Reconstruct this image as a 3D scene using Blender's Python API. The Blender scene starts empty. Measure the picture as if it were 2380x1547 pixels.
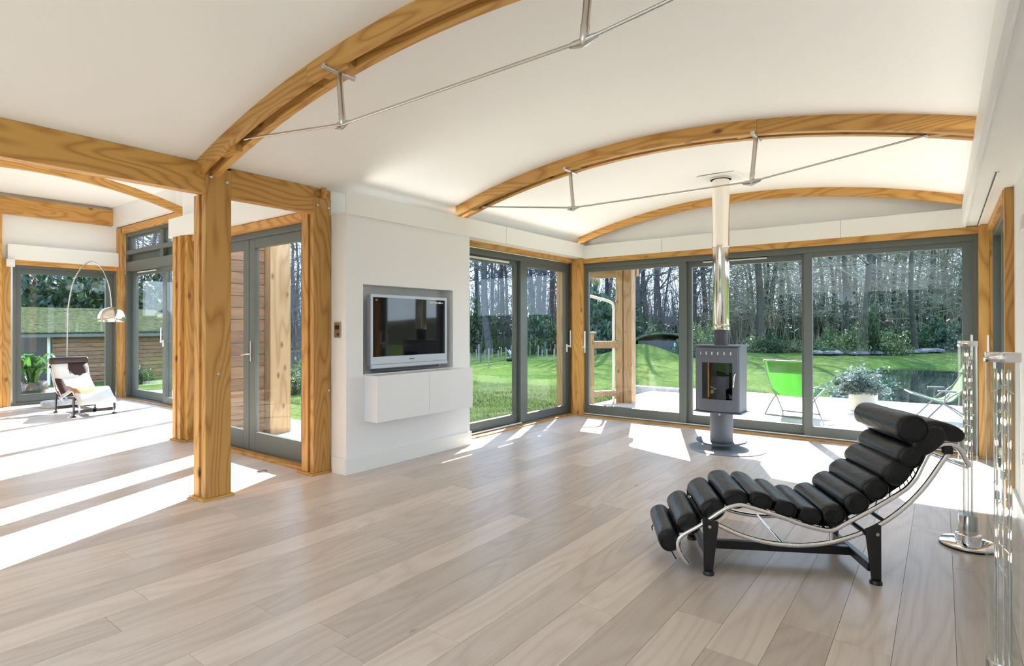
import bpy, bmesh, math, random
from mathutils import Vector, Matrix, noise
R = random.Random(7)
PI = math.pi
sc = bpy.context.scene
col = sc.collection
# ------------------------------------------------------------------ camera, world, sun, exposure
FPX, CXP, CYP = 1326.3, 1190.0, 753.7
YAW, PITCH, ROLL = (math.radians(a) for a in (36.99, .211, -.068))
cam = bpy.data.cameras.new('camera'); camo = bpy.data.objects.new('camera', cam); col.objects.link(camo)
cam.sensor_width = 36; cam.lens = 36 * FPX / 2380; cam.clip_end = 500; cam.clip_start = .02
cam.shift_y = -(773.5 - CYP) / 2380
Fv = Vector((-math.sin(YAW) * math.cos(PITCH), math.cos(YAW) * math.cos(PITCH), math.sin(PITCH)))
Rv0 = Vector((math.cos(YAW), math.sin(YAW), 0)); Uv0 = Rv0.cross(Fv)
Rv = Rv0 * math.cos(ROLL) + Uv0 * math.sin(ROLL); Uv = Uv0 * math.cos(ROLL) - Rv0 * math.sin(ROLL)
camo.matrix_world = Matrix(((Rv.x, Uv.x, -Fv.x, 0), (Rv.y, Uv.y, -Fv.y, 0), (Rv.z, Uv.z, -Fv.z, 1.35), (0, 0, 0, 1)))
sc.camera = camo
sc.view_settings.view_transform = 'Standard'; sc.view_settings.look = 'None'
sc.view_settings.gamma = 1; sc.view_settings.exposure = 0.6; sc.view_settings.use_curve_mapping = False
sc.cycles.use_denoising = True
sc.cycles.max_bounces = 9; sc.cycles.diffuse_bounces = 5; sc.cycles.glossy_bounces = 5
sc.cycles.transparent_max_bounces = 24; sc.cycles.transmission_bounces = 8
sc.cycles.caustics_reflective = False; sc.cycles.caustics_refractive = False
sc.cycles.sample_clamp_indirect = 6
w = bpy.data.worlds.new('world'); sc.world = w; w.use_nodes = True
nt = w.node_tree; bg = nt.nodes['Background']
tc = nt.nodes.new('ShaderNodeTexCoord'); sx = nt.nodes.new('ShaderNodeSeparateXYZ'); rp = nt.nodes.new('ShaderNodeValToRGB')
nt.links.new(tc.outputs['Generated'], sx.inputs[0]); nt.links.new(sx.outputs['Z'], rp.inputs[0]); nt.links.new(rp.outputs[0], bg.inputs[0])
rp.color_ramp.elements[0].position = 0; rp.color_ramp.elements[0].color = (.74, .87, 1, 1)
rp.color_ramp.elements[1].position = .8; rp.color_ramp.elements[1].color = (.32, .55, 1, 1)
bg.inputs[1].default_value = 2.9
def light(name, kind, energy, color=(1, 1, 1), loc=(0, 0, 0), aim=None, size=None, angle=None):
    l = bpy.data.lights.new(name, kind); l.energy = energy; l.color = color
    if size: l.shape = 'RECTANGLE'; l.size, l.size_y = size
    if angle is not None: l.angle = angle
    o = bpy.data.objects.new(name, l); col.objects.link(o); o.location = loc
    if aim is not None: o.rotation_euler = Vector(aim).to_track_quat('-Z', 'Y').to_euler()
    return o
EL = math.radians(31)
light('sun', 'SUN', 20.0, (1, .965, .91), aim=(.4 * math.cos(EL), -.917 * math.cos(EL), -math.sin(EL)), angle=.006)
# added fill lights, no real fittings, behind the camera, brightening the white ceilings
light('back_fill', 'AREA', 75, (.86, .93, 1), (-2.1, -2.9, 2.3), (0, 0, 1), (3.8, 2.2))
light('left_back_fill', 'AREA', 45, (.86, .94, 1), (-8.6, -1.9, 2.4), (0, 0, 1), (6.0, 2.0))
# LED strips lying in the coves above the fascias, washing across the vault
for l_ in (light('cove_strip_left', 'AREA', 12, (1, .965, .90), (-4.47, 5.45, 2.57), (1, 0, .17), (4.1, .05)), light('cove_strip_right', 'AREA', 14, (1, .965, .90), (.35, 3.2, 2.57), (-1, 0, .17), (8.4, .05)),
           light('cove_strip_far', 'AREA', 22, (1, .965, .90), (-2.1, 7.64, 2.56), (0, -1, .16), (4.3, .05))): l_.data.spread = math.radians(56)

# ------------------------------------------------------------------ helpers
def tag(o, label=None, cat=None, group=None, kind=None):
    if label: o['label'] = label
    if cat: o['category'] = cat
    if group: o['group'] = group
    if kind: o['kind'] = kind
    return o
def empty(name, loc=(0, 0, 0), rz=0, label=None, cat=None, group=None, kind=None):
    o = bpy.data.objects.new(name, None); o.empty_display_size = .1; col.objects.link(o)
    o.location = loc; o.rotation_euler = (0, 0, rz)
    return tag(o, label, cat, group, kind)
class MB:
    def __init__(s): s.v = []; s.f = []
    def add(s, vs, fs):
        n = len(s.v); s.v += [tuple(v) for v in vs]; s.f += [tuple(i + n for i in f) for f in fs]; return s
    def box(s, x0, x1, y0, y1, z0, z1):
        return s.add([(x, y, z) for z in (z0, z1) for x, y in ((x0, y0), (x1, y0), (x1, y1), (x0, y1))],
                     [(0, 3, 2, 1), (4, 5, 6, 7), (0, 1, 5, 4), (1, 2, 6, 5), (2, 3, 7, 6), (3, 0, 4, 7)])
    def prism(s, poly, z0, z1, fn=lambda a, b, c: (a, b, c)):
        n = len(poly)
        return s.add([fn(a, b, z0) for a, b in poly] + [fn(a, b, z1) for a, b in poly],
                     [tuple(range(n))[::-1], tuple(range(n, 2 * n))] + [(i, (i + 1) % n, n + (i + 1) % n, n + i) for i in range(n)])
    def tube(s, pts, r, n=10, caps=True, flat=1):
        pts = [Vector(p) for p in pts]; m = len(pts); rr = r if isinstance(r, (list, tuple)) else [r] * m
        t = (pts[1] - pts[0]).normalized(); u = t.orthogonal().normalized(); vs = []
        for i, p in enumerate(pts):
            a = pts[max(i - 1, 0)]; b = pts[min(i + 1, m - 1)]; t = (b - a).normalized()
            u = (u - t * u.dot(t)).normalized(); w_ = t.cross(u)
            vs += [p + (u * math.cos(2 * PI * k / n) + w_ * math.sin(2 * PI * k / n) * flat) * rr[i] for k in range(n)]
        fs = [(i * n + k, i * n + (k + 1) % n, (i + 1) * n + (k + 1) % n, (i + 1) * n + k) for i in range(m - 1) for k in range(n)]
        if caps: fs += [tuple(range(n))[::-1], tuple(range((m - 1) * n, m * n))]
        return s.add(vs, fs)
    def lathe(s, prof, n=32, c=(0, 0), capb=True, capt=True, sx=1, sy=1):
        vs = [(c[0] + r * math.cos(2 * PI * k / n) * sx, c[1] + r * math.sin(2 * PI * k / n) * sy, z) for r, z in prof for k in range(n)]
        m = len(prof)
        fs = [(i * n + k, i * n + (k + 1) % n, (i + 1) * n + (k + 1) % n, (i + 1) * n + k) for i in range(m - 1) for k in range(n)]
        if capb: fs.append(tuple(range(n))[::-1])
        if capt: fs.append(tuple(range((m - 1) * n, m * n)))
        return s.add(vs, fs)
    def sheet(s, rows, thick=0, closed=False):
        nr, nc = len(rows), len(rows[0]); vs = [p for r_ in rows for p in r_]
        return s.add(vs, [(i * nc + j, i * nc + j + 1, (i + 1) * nc + j + 1, (i + 1) * nc + j) for i in range(nr - 1) for j in range(nc - 1)])
    def mesh(s, name, mat, smooth=False, off=(0, 0, 0)):
        me = bpy.data.meshes.new(name)
        vs = [(x - off[0], y - off[1], z - off[2]) for x, y, z in s.v] if any(off) else s.v
        me.from_pydata(vs, [], s.f); me.update()
        if mat: me.materials.append(mat)
        if smooth:
            for p in me.polygons: p.use_smooth = True
            if smooth != 'all':
                try: me.set_sharp_from_angle(angle=math.radians(40))
                except Exception: pass
        return me
    def build(s, name, mat, parent=None, smooth=False, bevel=0, solid=0, center=True):
        """links ONE mesh object; vertices are in the parent's frame (world when the parent's base is at the origin)"""
        off = (0, 0, 0)
        if center and s.v:
            n = len(s.v); lo = [min(v[i] for v in s.v) for i in range(3)]; hi = [max(v[i] for v in s.v) for i in range(3)]
            off = ((lo[0] + hi[0]) / 2, (lo[1] + hi[1]) / 2, lo[2])
        me = s.mesh(name, mat, smooth, off)
        o = bpy.data.objects.new(name, me); col.objects.link(o); o.location = off
        if parent: o.parent = parent
        if solid: m = o.modifiers.new('solid', 'SOLIDIFY'); m.thickness = solid; m.offset = 0
        if bevel: m = o.modifiers.new('bevel', 'BEVEL'); m.width = bevel; m.segments = 2; m.limit_method = 'ANGLE'
        return o
def dup(o, parent=None):
    c = o.copy(); col.objects.link(c)
    if parent: c.parent = parent
    for ch in list(o.children): dup(ch, c)
    return c
def BX(name, mat, b, parent=None, bevel=0): return MB().box(*b).build(name, mat, parent, bevel=bevel)
def ST(o): o['kind'] = 'structure'; return o
def spline(pts, n=6, closed=False):
    P = [Vector(p) for p in pts]; out = []
    for i in range(len(P) - 1):
        a, b, c, d = P[max(i - 1, 0)], P[i], P[i + 1], P[min(i + 2, len(P) - 1)]
        for k in range(n):
            t = k / n
            out.append(.5 * ((2 * b) + (c - a) * t + (2 * a - 5 * b + 4 * c - d) * t * t + (3 * b - a - 3 * c + d) * t ** 3))
    out.append(P[-1]); return out

# ------------------------------------------------------------------ materials
def new(name):
    m = bpy.data.materials.new(name); m.use_nodes = True; return m, m.node_tree, m.node_tree.nodes['Principled BSDF']
def N(nt, t, **k):
    n = nt.nodes.new('ShaderNode' + t)
    for a, b in k.items():
        if a in n.inputs.keys(): n.inputs[a].default_value = b
        else: setattr(n, a, b)
    return n
def ramp(nt, fac, stops):
    r = nt.nodes.new('ShaderNodeValToRGB'); e = r.color_ramp.elements
    while len(e) < len(stops): e.new(.5)
    for el, (p, c) in zip(e, stops): el.position = p; el.color = tuple(c) + (1,)
    nt.links.new(fac, r.inputs[0]); return r.outputs[0]
def plain(name, c, rough=.5, metal=0, bump=0, bscale=40, coat=0, var=0, vscale=3, spec=.5):
    m, nt, b = new(name); b.inputs['Base Color'].default_value = tuple(c) + (1,)
    b.inputs['Roughness'].default_value = rough; b.inputs['Metallic'].default_value = metal
    b.inputs['Coat Weight'].default_value = coat; b.inputs['Specular IOR Level'].default_value = spec
    tc = N(nt, 'TexCoord')
    if bump:
        n = N(nt, 'TexNoise', Scale=bscale, Detail=4.0); nt.links.new(tc.outputs['Object'], n.inputs['Vector'])
        bp = N(nt, 'Bump', Strength=bump, Distance=.01); nt.links.new(n.outputs[0], bp.inputs['Height']); nt.links.new(bp.outputs[0], b.inputs['Normal'])
    if var:
        n = N(nt, 'TexNoise', Scale=vscale, Detail=5.0); nt.links.new(tc.outputs['Object'], n.inputs['Vector'])
        o = ramp(nt, n.outputs[0], [(.3, [x * (1 - var) for x in c]), (.7, [min(1, x * (1 + var)) for x in c])]); nt.links.new(o, b.inputs['Base Color'])
    return m
def wood(name, axis, light_, dark, fine=.38, knot=(.16, .06, .02), rough=.45, ring=5.0, knots=True, rnd=.12, dist=3.0, kscale=1.0, spec=.35, kt=.15):
    m, nt, b = new(name); b.inputs['Roughness'].default_value = rough; b.inputs['Specular IOR Level'].default_value = spec
    tc = N(nt, 'TexCoord'); oi = N(nt, 'ObjectInfo')
    add = N(nt, 'VectorMath', operation='MULTIPLY_ADD'); add.inputs[1].default_value = (1, 1, 1)
    sc_ = N(nt, 'VectorMath', operation='SCALE'); cmb = N(nt, 'CombineXYZ')
    for i in range(3): nt.links.new(oi.outputs['Random'], cmb.inputs[i])
    nt.links.new(cmb.outputs[0], sc_.inputs[0]); sc_.inputs['Scale'].default_value = 23.0
    nt.links.new(tc.outputs['Object'], add.inputs[0]); nt.links.new(sc_.outputs[0], add.inputs[2])
    mp = N(nt, 'Mapping'); s = [1, 1, 1]; s['XYZ'.index(axis)] = .16; mp.inputs['Scale'].default_value = s
    nt.links.new(add.outputs[0], mp.inputs['Vector'])
    n1 = N(nt, 'TexNoise', Scale=2.6, Detail=2.0, Roughness=.45); nt.links.new(mp.outputs[0], n1.inputs['Vector'])
    mul = N(nt, 'Math', operation='MULTIPLY'); mul.inputs[1].default_value = ring * dist; nt.links.new(n1.outputs[0], mul.inputs[0])
    fr = N(nt, 'Math', operation='PINGPONG'); fr.inputs[1].default_value = 1.0; nt.links.new(mul.outputs[0], fr.inputs[0])
    pw = N(nt, 'Math', operation='POWER'); pw.inputs[1].default_value = 1.9; nt.links.new(fr.outputs[0], pw.inputs[0])
    mp2 = N(nt, 'Mapping'); s2 = [90, 90, 90]; s2['XYZ'.index(axis)] = 2.2; mp2.inputs['Scale'].default_value = s2
    nt.links.new(add.outputs[0], mp2.inputs['Vector'])
    n2 = N(nt, 'TexNoise', Scale=1.0, Detail=3.0); nt.links.new(mp2.outputs[0], n2.inputs['Vector'])
    mx = N(nt, 'Mix', data_type='FLOAT'); mx.inputs[0].default_value = fine
    nt.links.new(pw.outputs[0], mx.inputs[2]); nt.links.new(n2.outputs[0], mx.inputs[3])
    c = ramp(nt, mx.outputs[0], [(.25, light_), (.98, dark)])
    if knots:
        mk = N(nt, 'Mapping'); s3 = [5.2 * kscale] * 3; s3['XYZ'.index(axis)] = 2.6 * kscale; mk.inputs['Scale'].default_value = s3
        nt.links.new(add.outputs[0], mk.inputs['Vector'])
        vo = N(nt, 'TexVoronoi', Scale=1.0); nt.links.new(mk.outputs[0], vo.inputs['Vector'])
        k = ramp(nt, vo.outputs['Distance'], [(kt * .3, (1, 1, 1)), (kt, (0, 0, 0))])
        mm = N(nt, 'Mix', data_type='RGBA'); nt.links.new(k, mm.inputs[0]); nt.links.new(c, mm.inputs[6]); mm.inputs[7].default_value = tuple(knot) + (1,)
        c = mm.outputs[2]
    hs = N(nt, 'HueSaturation'); mr = N(nt, 'MapRange'); mr.inputs[3].default_value = 1 - rnd; mr.inputs[4].default_value = 1 + rnd
    nt.links.new(oi.outputs['Random'], mr.inputs[0]); nt.links.new(mr.outputs[0], hs.inputs['Value']); nt.links.new(c, hs.inputs['Color'])
    nt.links.new(hs.outputs[0], b.inputs['Base Color'])
    bp = N(nt, 'Bump', Strength=.12, Distance=.003); nt.links.new(mx.outputs[0], bp.inputs['Height']); nt.links.new(bp.outputs[0], b.inputs['Normal'])
    return m
LT, DK = (.60, .33, .095), (.37, .155, .032)
W = {a: wood('larch_timber_' + a.lower(), a, LT, DK, ring=16) for a in 'XYZ'}
WO = {a: wood('outside_timber_' + a.lower(), a, (.40, .27, .15), (.27, .15, .07), ring=12) for a in 'XYZ'}
CLAD = wood('cladding_board', 'Y', (.27, .15, .08), (.16, .08, .045), ring=10, rnd=.22)
OAK = wood('limed_oak_plank', 'Y', (.67, .578, .512), (.52, .43, .37), knot=(.22, .16, .12), rough=.31, ring=12, rnd=.14, kscale=.5, dist=2.6, fine=.62, kt=.05)
DECK = wood('pale_deck_board', 'X', (.52, .46, .38), (.42, .36, .28), rough=.6, knots=False, rnd=.06)
WHITE = plain('white_wall_paint', (.86, .865, .875), .55, bump=.03, bscale=60)
CEIL = plain('ceiling_plaster', (.86, .855, .835), .7)
WTRIM = plain('white_satin_board', (.85, .86, .85), .4)
LACQ = plain('white_lacquer', (.85, .86, .89), .3)
GREY = plain('grey_green_window_paint', (.105, .125, .118), .38)
GREYD = plain('dark_window_seal', (.02, .022, .02), .5)
CHROME = plain('polished_chrome', (.86, .86, .88), .06, 1)
STEEL = plain('brushed_steel', (.62, .60, .57), .24, 1)
FLUE = plain('mirror_steel_flue', (.84, .80, .74), .09, 1)
BLACKM = plain('satin_black_steel', (.012, .012, .014), .3)
RUBBER = plain('black_rubber', (.01, .01, .01), .6)
STOVE = plain('stove_grey_paint', (.125, .145, .185), .42, bump=.02, bscale=200)
STOVED = plain('stove_grey_collar', (.085, .088, .11), .45)
SILVER = plain('silver_plastic', (.50, .54, .60), .32, .35)
SCREEN = plain('plasma_screen_glass', (.006, .006, .008), .04, coat=.5)
PRINT = plain('white_print', (.75, .75, .75), .5)
BRASS = plain('aged_brass', (.22, .17, .11), .4, 1)
PLAST = plain('white_plastic', (.8, .8, .78), .4)
ALU = plain('white_powder_coated_tube', (.80, .82, .84), .35)
TUBE = plain('grey_white_tube', (.17, .175, .2), .4)
def leather():
    m, nt, b = new('black_leather'); b.inputs['Base Color'].default_value = (.004, .0045, .006, 1); b.inputs['Roughness'].default_value = .33; b.inputs['Specular IOR Level'].default_value = .42
    tc = N(nt, 'TexCoord'); mp = N(nt, 'Mapping'); mp.inputs['Scale'].default_value = (9, 2.2, 9); nt.links.new(tc.outputs['Object'], mp.inputs[0])
    n = N(nt, 'TexNoise', Scale=2.2, Detail=3.0, Distortion=1.2); nt.links.new(mp.outputs[0], n.inputs['Vector'])
    n2 = N(nt, 'TexNoise', Scale=260, Detail=2.0); nt.links.new(tc.outputs['Object'], n2.inputs['Vector'])
    a = N(nt, 'Bump', Strength=.35, Distance=.02); nt.links.new(n.outputs[0], a.inputs['Height'])
    c = N(nt, 'Bump', Strength=.08, Distance=.002); nt.links.new(n2.outputs[0], c.inputs['Height']); nt.links.new(a.outputs[0], c.inputs['Normal'])
    nt.links.new(c.outputs[0], b.inputs['Normal']); return m
LEATHER = leather()
def hide():
    m, nt, b = new('cowhide'); b.inputs['Roughness'].default_value = .75
    tc = N(nt, 'TexCoord'); n = N(nt, 'TexNoise', Scale=7.0, Detail=4.0, Roughness=.6); nt.links.new(tc.outputs['Object'], n.inputs['Vector'])
    cur = None; base = (.70, .68, .66, 1)
    for c, r_, colr in (((.14, .38, .36), (.13, .20, .3), (.42, .22, .11, 1)), ((1.10, .17, .62), (.10, .15, .25), (.035, .012, .014, 1)), ((.86, .50, .42), (.13, .10, .3), (.035, .012, .014, 1)), ((.72, .43, .32), (.10, .12, .3), (.05, .018, .016, 1))):
        sb = N(nt, 'VectorMath', operation='SUBTRACT'); sb.inputs[1].default_value = c; nt.links.new(tc.outputs['Object'], sb.inputs[0])
        dv = N(nt, 'VectorMath', operation='DIVIDE'); dv.inputs[1].default_value = r_; nt.links.new(sb.outputs[0], dv.inputs[0])
        ln = N(nt, 'VectorMath', operation='LENGTH'); nt.links.new(dv.outputs[0], ln.inputs[0])
        ad = N(nt, 'Math', operation='MULTIPLY_ADD'); ad.inputs[1].default_value = .9; nt.links.new(n.outputs[0], ad.inputs[0]); nt.links.new(ln.outputs['Value'], ad.inputs[2])
        mr = N(nt, 'MapRange'); mr.inputs[1].default_value = 1.5; mr.inputs[2].default_value = 1.42; nt.links.new(ad.outputs[0], mr.inputs[0])
        mx = N(nt, 'Mix', data_type='RGBA'); nt.links.new(mr.outputs[0], mx.inputs[0]); mx.inputs[7].default_value = colr
        if cur is None: mx.inputs[6].default_value = base
        else: nt.links.new(cur, mx.inputs[6])
        cur = mx.outputs[2]
    nt.links.new(cur, b.inputs['Base Color']); return m
HIDE = hide()
BROWNL = plain('dark_brown_leather', (.035, .014, .013), .35)
def glass(name, tint=(.93, .96, .95), ior=1.5, k=1.0):
    m, nt, b = new(name); out = nt.nodes['Material Output']; nt.nodes.remove(b)
    t = N(nt, 'BsdfTransparent', Color=tuple(tint) + (1,)); g = N(nt, 'BsdfGlossy', Roughness=.0); g.inputs[0].default_value = (1, 1, 1, 1)
    ge = N(nt, 'NewGeometry'); dt = N(nt, 'VectorMath', operation='DOT_PRODUCT'); nt.links.new(ge.outputs['Normal'], dt.inputs[0]); nt.links.new(ge.outputs['Incoming'], dt.inputs[1])
    ab = N(nt, 'Math', operation='ABSOLUTE'); nt.links.new(dt.outputs['Value'], ab.inputs[0]); sb = N(nt, 'Math', operation='SUBTRACT'); sb.inputs[0].default_value = 1; nt.links.new(ab.outputs[0], sb.inputs[1])
    pw = N(nt, 'Math', operation='POWER'); pw.inputs[1].default_value = 5; nt.links.new(sb.outputs[0], pw.inputs[0])
    r0 = ((ior - 1) / (ior + 1)) ** 2 * k
    mu = N(nt, 'Math', operation='MULTIPLY_ADD'); mu.inputs[1].default_value = (1 - r0) * .42; mu.inputs[2].default_value = r0
    nt.links.new(pw.outputs[0], mu.inputs[0]); mx = N(nt, 'MixShader'); nt.links.new(mu.outputs[0], mx.inputs[0])
    nt.links.new(t.outputs[0], mx.inputs[1]); nt.links.new(g.outputs[0], mx.inputs[2]); nt.links.new(mx.outputs[0], out.inputs[0]); return m
PANE = glass('double_glazing', (.955, .975, .97), 1.45, .6)
TUBEG = glass('clear_lamp_glass', (.95, .97, .97), 1.5)
STOVEG = glass('dark_stove_glass', (.07, .055, .05), 1.5, 1.3)
def emit(name, c, s):
    m, nt, b = new(name); b.inputs['Emission Color'].default_value = tuple(c) + (1,); b.inputs['Emission Strength'].default_value = s; return m
BULB = emit('lit_halogen_bulb', (1, .74, .46), 13)
LAMPIN = plain('white_enamel', (.85, .85, .83), .4)
def sling():
    m, nt, b = new('green_mesh_sling'); b.inputs['Base Color'].default_value = (.13, .33, .08, 1); b.inputs['Roughness'].default_value = .6
    out = nt.nodes['Material Output']; t = N(nt, 'BsdfTranslucent', Color=(.2, .5, .12, 1)); mx = N(nt, 'MixShader'); mx.inputs[0].default_value = .55
    nt.links.new(b.outputs[0], mx.inputs[1]); nt.links.new(t.outputs[0], mx.inputs[2]); nt.links.new(mx.outputs[0], out.inputs[0]); return m
SLING = sling()
def leafm(name, c1, c2, rough=.4, tr=.35, spec=.5):
    m, nt, b = new(name); out = nt.nodes['Material Output']; ge = N(nt, 'NewGeometry')
    c = ramp(nt, ge.outputs['Random Per Island'], [(0, c1), (1, c2)]); nt.links.new(c, b.inputs['Base Color']); b.inputs['Roughness'].default_value = rough
    b.inputs['Specular IOR Level'].default_value = spec
    t = N(nt, 'BsdfTranslucent'); nt.links.new(c, t.inputs[0]); mx = N(nt, 'MixShader'); mx.inputs[0].default_value = tr
    nt.links.new(b.outputs[0], mx.inputs[1]); nt.links.new(t.outputs[0], mx.inputs[2]); nt.links.new(mx.outputs[0], out.inputs[0]); return m
LEAF = leafm('evergreen_leaf', (.016, .048, .03), (.08, .15, .08), .28)
LEAFY = leafm('bright_leaf', (.045, .085, .025), (.17, .23, .09), .3, .3)
BLUELEAF = leafm('silvery_leaf', (.07, .12, .10), (.24, .29, .26), .3)
IVY = leafm('ivy_leaf', (.012, .035, .012), (.045, .09, .025), .35)
LILY = leafm('lily_leaf', (.02, .075, .01), (.09, .22, .03), .3, .45)
GRASSB = leafm('grass_blade', (.07, .12, .028), (.17, .22, .08), .6, .3)
BARK = plain('grey_bark', (.052, .052, .052), .9, var=.4, vscale=6)
BARKG = plain('mossy_bark', (.03, .033, .022), .9, var=.4, vscale=6)
TWIG = plain('bare_twig', (.10, .105, .115), .9)
TWIGO = plain('olive_twig', (.16, .165, .11), .9)
STONE = plain('pale_stone', (.5, .5, .52), .6, var=.25, vscale=8)
MARBLE = plain('white_marble', (.55, .56, .56), .25, var=.25, vscale=14)
STAKE = plain('weathered_stake', (.22, .2, .18), .8)
def ground():
    m, nt, b = new('lawn_grass'); b.inputs['Roughness'].default_value = .9; b.inputs['Specular IOR Level'].default_value = 0
    ge = N(nt, 'NewGeometry'); n = N(nt, 'TexNoise', Scale=.35, Detail=6.0); n2 = N(nt, 'TexNoise', Scale=9.0, Detail=5.0)
    for q in (n, n2): nt.links.new(ge.outputs['Position'], q.inputs['Vector'])
    a = ramp(nt, n.outputs[0], [(.35, (.060, .105, .028)), (.65, (.098, .132, .042))]); c = ramp(nt, n2.outputs[0], [(.3, (.6, .6, .6)), (.7, (1.25, 1.2, 1.1))])
    mx = N(nt, 'Mix', data_type='RGBA', blend_type='MULTIPLY'); mx.inputs[0].default_value = 1; nt.links.new(a, mx.inputs[6]); nt.links.new(c, mx.inputs[7])
    # woodland floor takes over far out
    ln = N(nt, 'VectorMath', operation='LENGTH'); nt.links.new(ge.outputs['Position'], ln.inputs[0])
    ad = N(nt, 'Math', operation='MULTIPLY_ADD'); nt.links.new(n.outputs[0], ad.inputs[0]); ad.inputs[1].default_value = 14; nt.links.new(ln.outputs['Value'], ad.inputs[2])
    mr = N(nt, 'MapRange'); mr.inputs[1].default_value = 50; mr.inputs[2].default_value = 56; nt.links.new(ad.outputs[0], mr.inputs[0])
    mz = N(nt, 'Mix', data_type='RGBA'); nt.links.new(mr.outputs[0], mz.inputs[0]); nt.links.new(mx.outputs[2], mz.inputs[6]); mz.inputs[7].default_value = (.045, .043, .028, 1)
    nt.links.new(mz.outputs[2], b.inputs['Base Color'])
    bp = N(nt, 'Bump', Strength=.6, Distance=.05); nt.links.new(n2.outputs[0], bp.inputs['Height']); nt.links.new(bp.outputs[0], b.inputs['Normal']); return m
LAWN = ground()
def water():
    m, nt, b = new('dark_pond_water'); b.inputs['Base Color'].default_value = (.012, .02, .018, 1); b.inputs['Roughness'].default_value = .03
    n = N(nt, 'TexNoise', Scale=3.0, Detail=2.0); tc = N(nt, 'TexCoord'); nt.links.new(tc.outputs['Object'], n.inputs['Vector'])
    bp = N(nt, 'Bump', Strength=.05, Distance=.05); nt.links.new(n.outputs[0], bp.inputs['Height']); nt.links.new(bp.outputs[0], b.inputs['Normal']); return m
WATER = water()

# ------------------------------------------------------------------ floor: every plank an object
def vault(x): return 3.02 - .0645 * (x + 2.07) ** 2
floor = empty('floor', kind='structure')
bpl = MB(); bpl.box(-13, .6, -4, 3.2, -.1, -.022); bpl.box(-13, -7.2, 3.2, 4.3, -.1, -.022); bpl.box(-4.7, .6, 3.2, 7.7, -.1, -.022)
bpl.build('subfloor', plain('dark_joint', (.12, .09, .07), .9), floor)
k = 0; PW = .211; x1 = .044 + PW * 2
while x1 - PW * k > -12.72:
    xb = min(x1 - PW * k, .43); xa = max(x1 - PW * (k + 1), -12.72); k += 1
    ymax = 7.53 if xa > -4.62 else (3.17 if xa > -7.3 else 4.2)
    y = -3.4 - R.uniform(0, 2.0)
    while y < ymax:
        y2 = min(y + R.choice((1.9, 2.2, 2.4, 2.6)), ymax)
        if ymax - y2 < .35: y2 = ymax
        a = max(y, -3.4)
        if y2 > a + .05:
            o = MB().box(xa + .0008, xb - .0008, a + .0008, y2 - .0008, -.02, 0).build('plank', OAK, floor)
        y = y2
# ------------------------------------------------------------------ shell
def S(name, mat, *boxes, bevel=0):
    m = MB()
    for b in boxes: m.box(*b)
    return ST(m.build(name, mat, bevel=bevel))
# vaulted ceiling (slab under the roof) carried on as the roof overhang outside
def vaultslab(y0, y1, xa=-4.56, xb=.46, t=.16, n=40):
    m = MB(); xs = [xa + (xb - xa) * i / n for i in range(n + 1)]
    vs = [(x, y, vault(x) + dz) for y in (y0, y1) for dz in (0, t) for x in xs]; q = n + 1
    fs = []
    for i in range(n):
        fs += [(i, 2 * q + i, 2 * q + i + 1, i + 1), (q + i, q + i + 1, 3 * q + i + 1, 3 * q + i), (i, i + 1, q + i + 1, q + i), (2 * q + i, 3 * q + i, 3 * q + i + 1, 2 * q + i + 1)]
    fs += [(0, q, 3 * q, 2 * q), (n, 2 * q + n, 3 * q + n, q + n)]
    return m.add(vs, fs)
ST(vaultslab(-4, 7.72).build('ceiling', CEIL, smooth=True))
ST(vaultslab(7.72, 9.95, t=.12).build('trim_1', WO['X'], smooth=True))['label'] = 'curved roof overhang above the deck'
S('trim_2', WTRIM, (-5.6, -4.56, 4.3, 9.95, 2.46, 2.74), (.46, 1.5, -4, 9.95, 2.46, 2.6))
S('ceiling_left', CEIL, (-13, -4.7, -3.6, 4.4, 3.62, 3.75), (-7.3, -4.7, -3.6, 3.3, 3.6, 3.62))
# walls
S('wall_left', WHITE, (-4.72, -4.56, -4, 3.02, 2.62, 3.62), (-4.56 - .16, -4.57, 3.02, 3.24, 2.71, 3.62), (-4.72, -4.56, 3.24, 7.72, 2.42, 3.1), (-4.72, -4.56, 3.24, 5.02, 0, 2.42))
S('wall_far', WHITE, (-4.72, .6, 7.6, 7.72, 2.38, 3.2))
S('wall_right', WHITE, (.43, .55, .15, 5.62, 0, 2.75), (.43, .55, 5.62, 7.72, 2.38, 2.75), (.43, .55, -4, .15, 2.35, 2.75), (.43, .55, -2.0, -1.85, 0, 2.35))
S('wall_back', WHITE, (-4.7, .55, -4.1, -4, 2.35, 3.2), (-4.7, -4.3, -4.1, -4, 0, 2.35), (.1, .55, -4.1, -4, 0, 2.35), (-2.0, -1.7, -4.1, -4, 0, 2.35), (-13, -4.7, -3.7, -3.6, 2.4, 3.75), (-13, -4.7, -3.7, -3.6, 0, 2.4))
S('wall_porch', WHITE, (-7.35, -4.72, 3.12, 3.3, 2.66, 3.6), (-7.35, -7.14, 3.2, 4.03, 0, 3.62))
S('wall_end', WHITE, (-12.85, -12.7, -3.6, 2.35, 0, 3.62), (-12.85, -12.7, 2.35, 4.4, 2.5, 3.62))
S('wall_side', WHITE, (-12.7, -7.3, 4.25, 4.4, 3.14, 3.62))
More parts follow.
